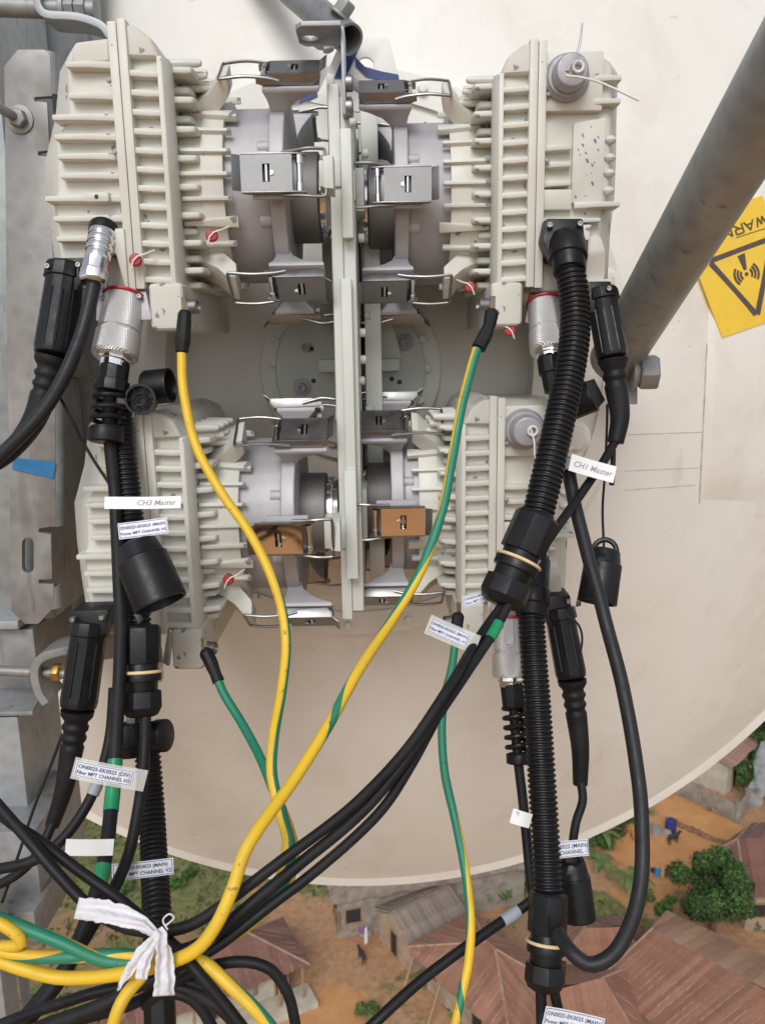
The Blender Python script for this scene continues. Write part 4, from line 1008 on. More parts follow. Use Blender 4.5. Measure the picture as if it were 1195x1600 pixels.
        if kind == 2:
            for k in range(17):
                sx_, sz_ = random.uniform(-64, -40), random.uniform(-14, 52); s_ = random.uniform(.8, 2.2)
                part('ink_smudge', lambda m_: m_.prism([(sx_ + s_ * math.cos(q) * .8, 8.9, sz_ + s_ * (math.sin(q) + .6 * math.cos(q))) for q in (0, 1.05, 2.1, 3.14, 4.2, 5.2)], (0, .05, 0)), 'ink_smear' if k % 3 else 'pencil')
        part('lower_pad', lambda m_: m_.box(-36, -6, 5, 22, -24, -5), 'ivory', 2)
        for z in (40, 24, 10, -6): part('edge_knob', lambda m_: m_.sphere((-73, 14, z), 5.5, 12, 0, (1.1, 1, .8)), 'ivory')
        rib(72, -40, -79, 6); rib(92, -40, -79, 6); rib(-20, -38, -82, 6, 0); rib(-34, -6, -64, 5)
        part('cap_panel', lambda m_: m_.box(-62, -8, 4, 20, 64, 116), 'ivory', 2.5)
        part('hood', lambda m_: m_.loft([[(-8, 4, -38), (-56, 4, -38), (-56, 20, -38), (-8, 20, -38)], [(-12, -10, -54), (-50, -10, -54), (-50, 20, -54), (-12, 20, -54)]]), 'ivory', 2)
        part('side_bulge', lambda m_: m_.loft([[(-52, 6, -48), (-66, 8, -48), (-66, 40, -48), (-52, 40, -48)], [(-52, 2, -66), (-70, 4, -62), (-70, 40, -62), (-52, 40, -66)], [(-52, 8, -80), (-72, 8, -84), (-72, 40, -84), (-52, 40, -80)], [(-52, 8, -90), (-70, 8, -92), (-70, 40, -92), (-52, 40, -90)]]), 'ivory', 3)
        rib(-92, -40, -80, 7)
        # grey port cap with wire loop and white tie
        pcx = (-27, 3, 92)
        part('port_collar', lambda m_: m_.lathe(pcx, (0, -1, 0), [(0, 21), (3, 21), (5, 19), (6, 18.5), (9, 18.5)], 36), 'cap_grey', .5)
        pcap = part('port_cap', lambda m_: m_.lathe((-27, -6, 92), (0, -1, 0), [(0, 16), (14, 15), (16, 14), (16.5, 12)], 36), 'cap_grey', .5)
        part('tie_ring', lambda m_: m_.tube([(-31 + 4.5 * math.cos(a * .5236), -26, 93 + 4.5 * math.sin(a * .5236)) for a in range(13)], 1.3, 8), 'cord_white', 0, pcap)
    # neck with longitudinal ribs around the flange axis
    part('neck', lambda m_: m_.lathe((38, 120, 0), (1, 0, 0), [(0, 90), (20, 90), (20, 91), (40, 90), (40, 82)], 48), 'ivory', .8)
    for k in range(-6, 7):
        ph = R(k * 13.0 + 4)
        if abs(abs(k * 13 + 4) - 60) < 14: continue
        long_ = 10 if k in (-2, 3) else 0
        part('neck_rib', lambda m_: m_.loft([[ringpt(40, 88, ph, -2.2), ringpt(40, 96, ph, -1.8), ringpt(40, 96, ph, 1.8), ringpt(40, 88, ph, 2.2)], [ringpt(86 + long_ * .4, 88, ph, -2.2 - long_ * .3), ringpt(86 + long_ * .4, 94, ph, -1.8 - long_ * .3), ringpt(86 + long_ * .4, 94, ph, 1.8 + long_ * .3), ringpt(86 + long_ * .4, 88, ph, 2.2 + long_ * .3)]]), 'ivory', 1)
    for ph in ((54, -50, 180) if kind in (0, 2) else (53, -55, 180)):
        p_ = R(ph)
        part('hook_lug', lambda m_: (m_.loft([[ringpt(48, 84, p_, -14), ringpt(48, 96, p_, -12), ringpt(48, 96, p_, 12), ringpt(48, 84, p_, 14)], [ringpt(66, 84, p_, -15), ringpt(66, 108, p_, -13), ringpt(66, 108, p_, 13), ringpt(66, 84, p_, 15)],
             [ringpt(80, 100, p_, -15), ringpt(78, 122, p_, -14), ringpt(78, 122, p_, 14), ringpt(80, 100, p_, 15)], [ringpt(85, 106, p_, -15), ringpt(85, 124, p_, -14), ringpt(85, 124, p_, 14), ringpt(85, 106, p_, 15)]]),), 'ivory', 1.5)
    # side screws, earth stud, red wire seals
    for z in (78, -60, 20):
        part('cover_screw', lambda m_: m_.lathe((-10, 2, z), (-.35, -1, 0), [(0, 2.2), (2, 2.2), (2.6, 1.4)], 12), 'cap_grey')
    part('earth_stud', lambda m_: m_.lathe((42, 4, -112), (1, -.2, 0), [(0, 5), (2, 5), (2, 6.5), (12, 6.5), (13, 5), (10, 3.4)], 14), 'steel')
    for x, y, z in (((66, 26, -48), (4, -8, -72)), ((66, 26, -48),), ((58, 40, -92), (22, 6, -137)), ())[kind]:
        s_ = part('seal', lambda m_: m_.lathe((x, y, z), (.15, -1, .1), [(0, 5.6), (3.4, 5.6), (4.4, 4.6)], 20), 'red_seal', .4)
        part('seal_wire', lambda m_: m_.tube([(x + 16, y + 4, z + 9), (x + 9, y - 3, z + 5), (x + 3, y - 5, z + 3), (x - 1, y - 6, z - 1), (x - 4, y - 4, z - 8)], .8, 6), 'cord_white', 0, s_)
    return t
def collar(label, loc, sx, film=False):
    PH = PHL if film else PHU
    t = thing('clamp_collar', label, 'collar', loc, 'cast collars with toggle latches', local=True)
    def part(nm, fn, mats, bev=0, parent=None, smooth=35, seg=2):
        me, c = unit_mesh(fn, sx, nm, mats, bev, smooth, seg); return link(nm, me, c, parent or t)
    part('barrel', lambda m_: m_.lathe((76, 120, 0), (1, 0, 0), [(0, 83), (40, 83), (46, 82), (47, 60)], 64), 'cast', .6)
    part('flange', lambda m_: m_.lathe((120, 120, 0), (1, 0, 0), [(0, 80), (0, 90), (1, 91), (13, 91), (14, 90), (14, 44)], 64), 'cast', .6)
    part('throat', lambda m_: m_.lathe((130, 120, 0), (1, 0, 0), [(0, 44), (30, 44), (31, 43), (31, 30)], 48), 'dark_cast', .4)
    part('port_ring', lambda m_: m_.lathe((160, 120, 0), (1, 0, 0), [(0, 39), (2, 40), (9, 40), (9, 36), (14, 36), (14, 30)], 48), 'polished', .4)
    for ph in (24, -24):
        part('boss', lambda m_: m_.lathe(ringpt(109, 79, R(ph)), (1, 0, 0), [(0, 6.5), (13, 6.5)], 16), 'cast', .5)
        part('boss_screw', lambda m_: m_.lathe(ringpt(109.2, 80, R(ph)), (-1, 0, 0), [(0, 3), (2, 2.6)], 10), 'dark_cast')
    for k in range(6):
        ph = R(PH[k]); s_ = 1 if k % 2 == 0 else -1; x0 = 134
        e_ = (108, 150) if s_ > 0 else (116, 168)
        def pad(m_):
            rings = []
            for f in (0, .3, .6, .85, 1):
                g = f ** 2.2; r_ = 84 + 26 * f; xa = 121 + (e_[0] - 121) * g; xb = 135 + (e_[1] - 135) * g; tt = 11 + 9 * g
                rings.append([ringpt(xa, r_, ph, -tt), ringpt(xb, r_, ph, -tt), ringpt(xb, r_, ph, tt), ringpt(xa, r_, ph, tt)])
            rings.append([ringpt(e_[0], 114, ph, -20), ringpt(e_[1], 114, ph, -20), ringpt(e_[1], 114, ph, 20), ringpt(e_[0], 114, ph, 20)])
            m_.loft(rings)
        part('saddle', pad, 'cast', 1.2)
        fm = film and k == 0; lean = .26 if fm else 0.0
        Q = lambda u, tt, r_: ringpt(x0 + s_ * u, 114 + r_ + lean * (tt + 15), ph, tt)
        def plate(m_):
            outer = [Q(-34, -15, 9.2), Q(11, -15, 9.2), Q(11, 15, 9.2), Q(-34, 15, 9.2)]
            hol = [Q(-15, -7.5, 9.2), Q(-8.5, -7.5, 9.2), Q(-8.5, 7.5, 9.2), Q(-15, 7.5, 9.2)]
            m_.prism(outer, Q(0, 0, 11) - Q(0, 0, 9.2), [hol])
        lt = part('latch', plate, 'mirror_steel' if fm else 'steel', 0, None, 20)
        if k == 0: lt['label'] = 'polished toggle latch with an orange sheen facing the viewer' if fm else 'bright steel toggle latch facing the viewer'
        def frame(m_):
            for sg in (-1, 1):
                m_.prism([Q(-34, 15.1 * sg, 11), Q(11, 15.1 * sg, 11), Q(23, 15.1 * sg, 8), Q(23, 15.1 * sg, 2), Q(-28, 15.1 * sg, 0.5), Q(-34, 15.1 * sg, 5)], Q(0, 16.5 * sg, 0) - Q(0, 15.1 * sg, 0))
            m_.prism([Q(-30, -14.9, .3), Q(20, -14.9, .3), Q(20, 14.9, .3), Q(-30, 14.9, .3)], Q(0, 0, 1.8) - Q(0, 0, .3))
            m_.prism([Q(-41, -15, 15), Q(-34.2, -15, 10), Q(-34.2, 15, 10), Q(-41, 15, 15)], Q(0, 0, 1.3) - Q(0, 0, 0))
        part('latch_frame', frame, 'steel', .4, lt)
        part('roller', lambda m_: m_.lathe(Q(17, -15, 6.5), Q(0, 1, 0) - Q(0, 0, 0), [(0, 3.1), (7, 3.1), (7, 2.3), (23, 2.3), (23, 3.1), (30, 3.1)], 14), 'polished', 0, lt)
        part('pin', lambda m_: m_.lathe(Q(-11.7, -7, 8.6), Q(0, 1, 0) - Q(0, 0, 0), [(0, 1.6), (14, 1.6)], 10), 'polished', 0, lt)
        part('tongue', lambda m_: m_.prism([Q(-8, -2.4, 11.2), Q(-5, -1.2, 11.2), Q(-5, 1.2, 11.2), Q(-8, 2.4, 11.2)], Q(0, 0, 1.2) - Q(0, 0, 0)), 'polished', 0, lt)
        L = 40 if s_ > 0 else 56
        wire = [Q(2, 17.8, 5), Q(14, 18.4, 8), Q(L * .6, 19.4, 10), Q(L - 4, 19.6, 8.5), Q(L, 17, 8), Q(L, 0, 8), Q(L, -17, 8), Q(L - 4, -19.6, 8.5), Q(L * .6, -19.4, 10), Q(14, -18.4, 8), Q(2, -17.8, 5)]
        part('bail', lambda m_: m_.tube(spline(wire, 4), 1.55, 8), 'steel', 0, lt)
    return t
UL = at(200, 275, .75); UR = at(837, 290, .81); LL = at(238, 840, .75); LR = at(775, 815, .81)
UL.z, LL.z, UR.z, LR.z = .153, -.176, .153, -.174
CLU = [UL, LL, Vector(UR), Vector((LR.x + .026, LR.y, LR.z))]
radio('radio_unit', 'upper left ivory ribbed radio unit with silver gland plugged into its face', UL, 1, 0)
radio('radio_unit', 'lower left ivory ribbed radio unit partly hidden by hanging black cap', LL, 1, 1)
radio('radio_unit', 'upper right ivory ribbed radio unit with grey port cap and thick hose', UR, -1, 2)
radio('radio_unit', 'lower right ivory ribbed radio unit crossed by green and yellow wire', LR, -1, 3)
collar('grey cast collar with steel latches on the upper left radio unit', CLU[0], 1)
collar('grey cast collar with an orange front latch on the lower left radio unit', CLU[1], 1, True)
collar('grey cast collar with steel latches on the upper right radio unit', CLU[2], -1)
collar('grey cast collar with an orange front latch on the lower right radio unit', CLU[3], -1, True)
# latch lugs on the coupler
for loc, sx, phs in zip(CLU, (1, 1, -1, -1), (PHU, PHL, PHU, PHL)):
    for ph in phs[::2]:
        mb = MB(); p_ = R(ph)
        mb.tf = lambda p, loc=loc, sx=sx: Vector((p.x * sx, p.y, p.z)) * MM + loc
        mb.loft([[ringpt(172, 100, p_, -15), ringpt(172, 124, p_, -13), ringpt(172, 124, p_, 13), ringpt(172, 100, p_, 15)], [ringpt(181, 96, p_, -17), ringpt(181, 124, p_, -14), ringpt(181, 124, p_, 14), ringpt(181, 96, p_, 17)]])
        obj('latch_lug', mb, 'ivory_green', cp, .001)
# ================================================================== CONNECTORS, HOSES AND CABLES
def P3(pts):
    out = []; last = None
    for p in pts:
        last = p[2] if len(p) > 2 else last
        out.append(pd(p[0], p[1], last))
    return out
def chain(name, a, b2, prof, mat, parent, seg=24, bev=0.0, rot=0.0, smooth=35):
    """turned part between two (px,py,depth) points; prof = (fraction, radius mm)"""
    p0, p1 = pd(*a), pd(*b2); L = (p1 - p0).length
    mb = MB(); mb.lathe(p0, p1 - p0, [(f * L, r_ * MM) for f, r_ in prof], seg, rot=rot); return obj(name, mb, mat, parent, bev * MM, smooth)
PATHS = {}; LASTP = [None]
def proj(p):
    q = CAMROT.transposed() @ p; return CX + q.x / -q.z * FPX, CY - q.y / -q.z * FPX
def cab(name, pts, dia, mat, parent=None, n=8, seg=12, taper=None):
    path = spline(P3(pts), n); path = resample(path, min(.006, sum((b_ - a_).length for a_, b_ in zip(path, path[1:])) / 24)); r_ = dia * .5 * MM; k = len(path)
    wob = [p + Vector((noise.noise(p * 22), noise.noise(p * 22 + Vector((9, 0, 0))), noise.noise(p * 22 + Vector((0, 7, 0))))) * .0008 for p in path]
    wob[0], wob[-1] = path[0], path[-1]
    rad = r_ if not taper else [(taper[0] + (taper[1] - taper[0]) * i / (k - 1)) * .5 * MM for i in range(k)]
    mb = MB(); mb.tube(wob, rad, seg); o = obj(name, mb, mat, parent, 0, 60); PATHS[o.name] = wob; LASTP[0] = wob; return o
def cable(label, pts, dia, mat='rubber', group='loose black cables', name='cable', cat='cable'):
    return tag(cab(name, pts, dia, mat), label, cat, group)
def hose(pts, dia, parent, name='hose', period=4.9):
    path = resample(spline(P3(pts), 12), period * MM / 6); r_ = dia * .5 * MM
    pat = (1.0, 1.0, .97, .86, .86, .97)
    mb = MB(); mb.tube(path, [r_ * pat[i % 6] for i in range(len(path))], 22); return obj(name, mb, 'black', parent, 0, 50)
def torus(name, c, axis, R_, r_, mat, parent, seg=32):
    a = Vector(axis).normalized(); u = a.orthogonal().normalized(); w_ = a.cross(u)
    pts = [c + (u * math.cos(2 * math.pi * i / seg) + w_ * math.sin(2 * math.pi * i / seg)) * R_ * MM for i in range(seg + 1)]
    mb = MB(); mb.tube(pts, r_ * MM, 8, False); return obj(name, mb, mat, parent)
def gland(a, b2, r_, parent):
    """divided hose gland: ribbed body, pale gasket, hexagonal dome nut"""
    p0, p1 = pd(*a), pd(*b2); ax = p1 - p0; at_ = lambda f: tuple(a[i] + (b2[i] - a[i]) * f for i in range(3))
    chain('gland_body', a, at_(.42), [(0, r_ * .74), (.02, r_ * .9), (.10, r_ * 1.0), (1, r_)], 'black', parent, 8, .9, .3, 20)
    chain('gland_neck', at_(.40), at_(.74), [(0, r_ * .82), (.35, r_ * .82), (.36, r_ * .98), (.62, r_ * .98), (.63, r_ * .8), (1, r_ * .8)], 'black', parent, 28, .3)
    torus('gasket', p0 + ax * .515, ax, r_ * .985, 1.5, 'beige_ring', parent)
    chain('dome_nut', at_(.72), b2, [(0, r_ * 1.02), (.62, r_ * 1.04), (.9, r_ * .86), (1, r_ * .62), (1, r_ * .3)], 'black', parent, 8, 1.0, .1, 20)
def screws(pts, parent, r_=3.0):
    for x, y, d in pts:
        mb = MB(); q = pd(x, y, d); mb.lathe(q + Vector((0, .002, 0)), (0, -1, .15), [(0, r_ * MM), (.004, r_ * MM), (.0052, r_ * .75 * MM), (.0052, r_ * .4 * MM), (.004, r_ * .4 * MM)], 14); obj('screw', mb, 'steel', parent)
def head(quad, d, thick, parent, name='plug_head'):
    """angular black plug head: px quad on the unit face"""
    mb = MB(); q = [pd(x, y, d) for x, y in quad]; mb.prism(q, (0, thick, 0)); return obj(name, mb, 'black', parent, .0025, 30)
# ---- hose on the upper right unit
t = thing('power_hose', 'thick corrugated black hose from the upper right unit ending in a large tilted gland', 'hose', pd(778, 945, .66), 'corrugated power hoses')
head([(853, 341), (911, 341), (914, 380), (903, 402), (862, 408), (847, 376)], .752, .035, t)
screws([(858, 353, .750), (905, 351, .750)], t)
chain('plug_collar', (884, 372, .760), (889, 425, .746), [(0, 16), (.2, 18), (.62, 18), (.64, 15.5), (1, 15)], 'black', t, 28, .5)
hose([(888, 412, .75), (897, 470, .748), (897, 530, .742), (887, 595, .735), (872, 665, .725), (855, 740, .715), (836, 822, .705)], 28.5, t)
gland((841, 803, .702), (779, 946, .69), 20, t)
# ---- hose on the lower right unit
t = thing('power_hose', 'long straight corrugated black hose hanging from the lower right unit', 'hose', pd(850, 1545, .68), 'corrugated power hoses')
chain('plug_collar', (836, 868, .832), (828, 962, .812), [(0, 14), (.1, 16), (.55, 16.5), (.56, 18), (.8, 18), (.82, 16), (1, 15)], 'black', t, 28, .5)
hose([(829, 950, .815), (833, 1020, .80), (839, 1100, .782), (845, 1200, .76), (851, 1300, .74), (857, 1405, .72)], 26.8, t)
gland((857, 1392, .72), (850, 1549, .70), 17.4, t)
cab('lead', [(843, 1535, .702), (845, 1570, .70), (846, 1630, .695)], 9.5, 'rubber', t); cab('lead', [(862, 1535, .702), (870, 1570, .70), (884, 1630, .695)], 9, 'rubber', t)
# ---- hose on the upper left unit
t = thing('power_hose', 'corrugated black hose behind the straight cable in front of the lower left unit', 'hose', pd(222, 1118, .72), 'corrugated power hoses')
hose([(186, 640, .735), (195, 720, .733), (204, 800, .73), (211, 900, .725), (217, 990, .72)], 23.5, t, period=4.6)
gland((221, 976, .715), (222, 1120, .705), 17.6, t)
# ---- hose on the lower left unit
t = thing('power_hose', 'corrugated black hose passing through the white ribbon knot at the bottom', 'hose', pd(250, 1600, .6), 'corrugated power hoses')
hose([(225, 1130, .745), (232, 1190, .735), (237, 1260, .72), (241, 1340, .69), (245, 1420, .65), (248, 1500, .62), (250, 1560, .60)], 23.5, t, period=4.6)
chain('gland_body', (249, 1540, .60), (252, 1640, .58), [(0, 10), (.04, 11.5), (.3, 12), (1, 12)], 'black', t, 8, .8, .3, 20)
chain('lower_collar', (205, 1128, .725), (208, 1182, .722), [(0, 10), (.06, 14.5), (.7, 14.5), (.72, 12.5), (1, 12)], 'black', t, 20, .5)
chain('side_cap', (238, 1150, .72), (261, 1149, .716), [(0, 8), (.3, 9), (.32, 14.5), (.95, 14.5), (1, 13)], 'black', t, 24, .5)

# ---- silver screw connectors
def nconn(label, a, b2, r_, quad, dq, lower=True, spring=None, tail=None):
    t = thing('coaxial_connector', label, 'connector', pd(*b2), 'silver knurled connectors under the units')
    if quad:
        mb = MB(); mb.prism([pd(x, y, dq) for x, y in quad], (0, .006, .004)); obj('flange', mb, 'cap_grey', t, .0012)
        screws([(quad[0][0] + 9, quad[0][1] + 9, dq - .003), (quad[1][0] - 9, quad[1][1] + 9, dq - .003)], t, 2.6)
    ax = pd(*b2) - pd(*a)
    torus('gasket', pd(*a) + ax * .03, ax, r_ * .93, 1.6, 'red_seal', t)
    at_ = lambda f: tuple(a[i] + (b2[i] - a[i]) * f for i in range(3))
    chain('sleeve', a, at_(.56), [(0, r_ * .86), (.05, r_ * .9), (.6, r_ * .92), (.94, r_ * .92), (.95, r_ * .86), (1, r_ * .86)], 'knurl', t, 40)
    mb = MB(); n_ = -ray(a[0], a[1]).normalized(); p0, p1 = pd(*at_(.06)) + n_ * r_ * .905 * MM, pd(*at_(.42)) + n_ * r_ * .925 * MM; s_ = ax.cross(n_).normalized() * r_ * .2 * MM
    mb.prism([p0 - s_, p0 + s_, p1 + s_, p1 - s_], n_ * .0008); obj('flat', mb, 'cap_grey', t)
    chain('knurled_nut', at_(.56), at_(.93), [(0, r_ * .9), (.05, r_ * .98), (.9, r_), (1, r_ * .92), (1, r_ * .6)], 'knurl', t, 40)
    chain('end_nut', at_(.9), at_(1.08), [(0, r_ * .72), (.5, r_ * .72), (.55, r_ * .62), (1, r_ * .6)], 'polished', t, 8, .5, 0, 20)
    return t
t = nconn('big silver knurled connector under the upper left unit above the black coil', (197, 462, .735), (178, 566, .720), 20.6, [(152, 457), (228, 455), (238, 500), (150, 502)], .727)
chain('cable_nut', (181, 565, .722), (174, 615, .718), [(0, 11), (.08, 13), (.6, 13), (.62, 15), (.95, 15), (1, 12)], 'black', t, 10, .5, 0, 20)
def coil(a, b2, r_, turns, parent, w_=2.4):
    p0, p1 = pd(*a), pd(*b2); ax = (p1 - p0); u = ax.orthogonal().normalized(); v_ = ax.normalized().cross(u); n = turns * 18
    mb = MB(); mb.tube([p0 + ax * (i / n) + (u * math.cos(i / 18 * 2 * math.pi) + v_ * math.sin(i / 18 * 2 * math.pi)) * r_ * MM for i in range(n + 1)], w_ * MM, 8); return obj('strain_coil', mb, 'black', parent)
coil((174, 606, .718), (166, 672, .716), 13.5, 4, t)
chain('coil_collar', (167, 668, .716), (165, 692, .715), [(0, 12), (.1, 15.5), (.9, 15.5), (1, 13)], 'black', t, 24, .5)
cab('lead', [(176, 600, .72), (170, 650, .718), (174, 700, .72), (181, 780, .72), (185, 870, .71), (189, 960, .70), (187, 1060, .69), (182, 1150, .68), (176, 1240, .66), (166, 1330, .63), (140, 1430, .60), (100, 1520, .56), (30, 1610, .53)], 11.5, 'rubber', t)
B7 = LASTP[0]
t = nconn('silver knurled connector hiding behind the thick hose of the upper right unit', (850, 472, .80), (858, 556, .78), 18.5, [(828, 458), (895, 458), (895, 505), (820, 505)], .808)
chain('cable_nut', (858, 555, .78), (866, 612, .775), [(0, 11), (.1, 13), (.5, 13), (.52, 11), (1, 10)], 'black', t, 10, .5, 0, 20)
t = nconn('silver knurled connector left of the lower right corrugated hose', (796, 962, .838), (797, 1066, .825), 19, [(768, 950), (835, 948), (835, 985), (765, 985)], .840)
chain('cable_nut', (798, 1066, .825), (803, 1108, .82), [(0, 10), (.1, 12), (.9, 12), (1, 10)], 'black', t, 10, .5, 0, 20)
coil((803, 1104, .82), (810, 1180, .812), 11, 5, t, 2.6)
chain('coil_collar', (810, 1176, .812), (811, 1194, .81), [(0, 10), (.1, 13), (.9, 13), (1, 10)], 'black', t, 20, .5)
cab('lead', [(800, 1080, .822), (808, 1180, .812), (815, 1240, .805), (822, 1300, .795), (830, 1380, .775), (838, 1420, .76)], 9.8, 'rubber', t)
t = nconn('silver knurled connector behind the gland of the lower left unit', (219, 930, .765), (222, 1078, .745), 20, None, .77)
mb = MB(); mb.prism([pd(262, 985, .75), pd(268, 1000, .75), pd(264, 1042, .75), pd(254, 1036, .75)], (0, .006, 0)); obj('cap_lever', mb, 'galv_brown', t, .001)
chain('cable_nut', (218, 1080, .742), (216, 1130, .738), [(0, 10), (.05, 14), (.2, 14), (.22, 12), (1, 12)], 'polished', t, 8, .5, 0, 20)

# ---- black data plugs with bend relief boots
def plug(label, pts, d, w_, rb, cablepts, cdia, scr, quad, nm='data_cable'):
    """pts: shell start, shell end, boot points...; w_: shell radii mm"""
    t = thing(nm, label, 'cable', pd(pts[-1][0], pts[-1][1], d), 'black data plugs with tapered boots')
    if quad: head(quad, d - .012, .03, t)
    a, b2 = (*pts[0], d), (*pts[1], d - .01)
    chain('shell', a, b2, [(0, w_[0]), (.02, w_[0] * 1.08), (.16, w_[0] * 1.1), (.17, w_[1] * .96), (.9, w_[1]), (.97, w_[1] * .94), (1, w_[1] * .7)], 'black', t, 12, .5, 0, 22)
    p0, p1 = pd(*a), pd(*b2); ax = p1 - p0; n_ = -ray(*pts[0]).normalized(); sd_ = ax.cross(n_).normalized()
    for k in (-.55, 0.0, .55):
        q0 = p0 + ax * .24 + (n_ * math.cos(k) + sd_ * math.sin(k)) * w_[1] * .97 * MM; q1 = p0 + ax * .86 + (n_ * math.cos(k) + sd_ * math.sin(k)) * w_[1] * .985 * MM
        mb = MB(); mb.tube([q0, q1], .0012, 6); obj('grip_ridge', mb, 'black', t)
    path = resample(spline(P3([(x, y, d - .012) for x, y in pts[1:]]), 10), .0025); k = len(path); rad = []
    for i in range(k):
        f = i / (k - 1); r_ = rb[0] + (rb[1] - rb[0]) * f ** .8
        if .06 < f < .32: r_ *= 1.0 if int(i / 2) % 2 else .86
        if f < .05: r_ *= 1.12
        rad.append(r_ * MM)
    mb = MB(); mb.tube(path, rad, 18); obj('boot', mb, 'rubber', t, 0, 45)
    if cablepts: cab('lead', cablepts, cdia, 'rubber', t)
    screws(scr, t, 2.8)
    return t
plug('black plug and boot at the far left under the upper left unit', [(105, 415), (83, 558), (70, 612), (52, 660), (18, 704), (-20, 733)], .735, (17, 17.5), (14, 7), [(-10, 725, .72), (-60, 760, .72)], 9, [(76, 417, .718), (124, 415, .718)], [(73, 403), (137, 402), (132, 432), (120, 455), (88, 455), (74, 440)])
plug('black plug and boot under the lower left unit', [(142, 972), (122, 1110), (113, 1170), (100, 1235), (82, 1290)], .775, (17, 17.5), (14, 6.5), [(86, 1280, .762), (62, 1330, .75), (25, 1368, .74), (-30, 1395, .74)], 9, [(115, 968, .757), (160, 965, .757)], [(110, 955), (170, 953), (166, 985), (156, 1000), (124, 1002), (112, 990)])
plug('black plug and boot beside the diagonal strut under the upper right unit', [(937, 455), (957, 562), (962, 605), (968, 650), (961, 692)], .775, (15.5, 15), (13, 7.5), [(963, 686, .763), (940, 725, .75), (905, 775, .735), (855, 845, .70), (815, 905, .69), (772, 985, .665), (722, 1060, .625), (660, 1150, .57), (575, 1258, .515), (470, 1350, .47), (390, 1415, .44), (320, 1470, .43), (265, 1497, .42), (180, 1560, .42), (100, 1592, .42), (0, 1630, .42)], 8.3, [(950, 452, .757)], [(913, 440), (955, 439), (957, 470), (948, 490), (922, 490), (912, 470)])
B2 = LASTP[0]
plug('black plug and boot right of the lower corrugated hose', [(872, 950), (893, 1062), (899, 1110), (906, 1170), (906, 1226)], .85, (16, 16), (13.5, 7.5), [(906, 1220, .835), (909, 1250, .83), (899, 1285, .825), (893, 1330, .82)], 9, [(887, 940, .833)], [(851, 932), (891, 930), (894, 960), (884, 985), (858, 985), (850, 960)])
# silver gland on the face of the upper left unit
t = thing('gland_cable', 'black cable with ribbed silver gland on the upper left unit curving out left', 'cable', pd(0, 712, .69))
chain('seat_ring', (163, 352, .716), (161, 366, .712), [(0, 11), (.2, 12.5), (.9, 12.5), (1, 11)], 'black', t, 28, .4)
chain('ribbed_shell', (161, 362, .711), (153, 408, .704), [(0, 10.5), (.02, 11.5), (.18, 11.8), (.2, 10.6), (.26, 10.6), (.28, 11.8), (.44, 11.8), (.46, 10.6), (.52, 10.6), (.54, 11.6), (.7, 11.6), (.72, 10.4), (.78, 10.4), (.8, 11.2), (1, 11.2)], 'polished', t, 28, .2)
chain('hex_nut', (153, 404, .704), (146, 444, .70), [(0, 11), (.05, 11.6), (.5, 12), (.52, 12.6), (.85, 12.6), (1, 11)], 'polished', t, 8, .5, .2, 20)
cab('lead', [(148, 432, .70), (140, 475, .698), (122, 540, .693), (97, 597, .69), (55, 657, .688), (0, 712, .688), (-60, 752, .688)], 12.2, 'rubber_grey', t)

# ---- dust caps
def dustcap(label, a, b2, r_, handle=True):
    t = thing('dust_cap', label, 'cap', pd(*b2), 'black plastic dust caps')
    p0, p1 = pd(*a), pd(*b2); ax = p1 - p0; L = ax.length
    mb = MB(); mb.lathe(p0, ax, [(0, r_ * .62 * MM), (L * .03, r_ * .8 * MM), (L * .25, r_ * .92 * MM), (L * .27, r_ * MM), (L * .95, r_ * 1.04 * MM), (L, r_ * 1.04 * MM), (L, r_ * .92 * MM), (L * .4, r_ * .9 * MM)], 28, False); mb.lathe(p0, ax, [(0, r_ * .62 * MM), (L * .05, r_ * .6 * MM)], 28); obj('shell', mb, 'black', t, .0004, 30)
    n_ = -ray(a[0], a[1]).normalized(); s_ = ax.cross(n_).normalized()
    if handle:
        mb = MB(); mb.tube([p0 + s_ * r_ * .62 * MM * math.cos(k * math.pi / 10) - ax.normalized() * r_ * .7 * MM * math.sin(k * math.pi / 10) + ax * .06 for k in range(11)], .0028, 8); obj('loop_handle', mb, 'black', t)
    mb = MB(); q = p0 + ax * .98 + s_ * r_ * .8 * MM; mb.prism([q, q + s_ * r_ * .25 * MM, q + s_ * r_ * .25 * MM + ax * .16, q + ax * .12], n_ * .004); obj('skirt_tab', mb, 'black', t, .0004)
    mb = MB(); mb.prism([p0 + ax * .08 + n_ * r_ * .8 * MM + s_ * .004, p0 + ax * .24 + n_ * r_ * .95 * MM + s_ * .007, p0 + ax * .24 + n_ * r_ * .95 * MM - s_ * .002, p0 + ax * .08 + n_ * r_ * .8 * MM - s_ * .001], n_ * .0015); obj('grip_lug', mb, 'black', t, .0004)
    return t
dustcap('black dust cap hanging under the printed tag in front of the lower left unit', (212, 848, .69), (252, 944, .68), 22, False)
t = dustcap('black dust cap hanging on a long thin cord at right below the strut', (945, 858, .80), (932, 942, .79), 18.5)
cab('lanyard', [(948, 632, .84), (946, 720, .82), (941, 800, .81), (943, 856, .80)], 2.6, 'rubber', t)
dustcap('black dust cap beside the lower hose below the printed tag', (893, 1345, .77), (904, 1436, .765), 15.5)
t = thing('dust_cap', 'broken black cap wedged behind the thick hose near the strut bolt', 'cap', pd(905, 640, .80), 'black plastic dust caps')
chain('shell', (868, 645, .80), (925, 618, .785), [(0, 10), (.1, 14), (.9, 16), (1, 16), (1, 14), (.5, 13)], 'black', t, 20, .3)
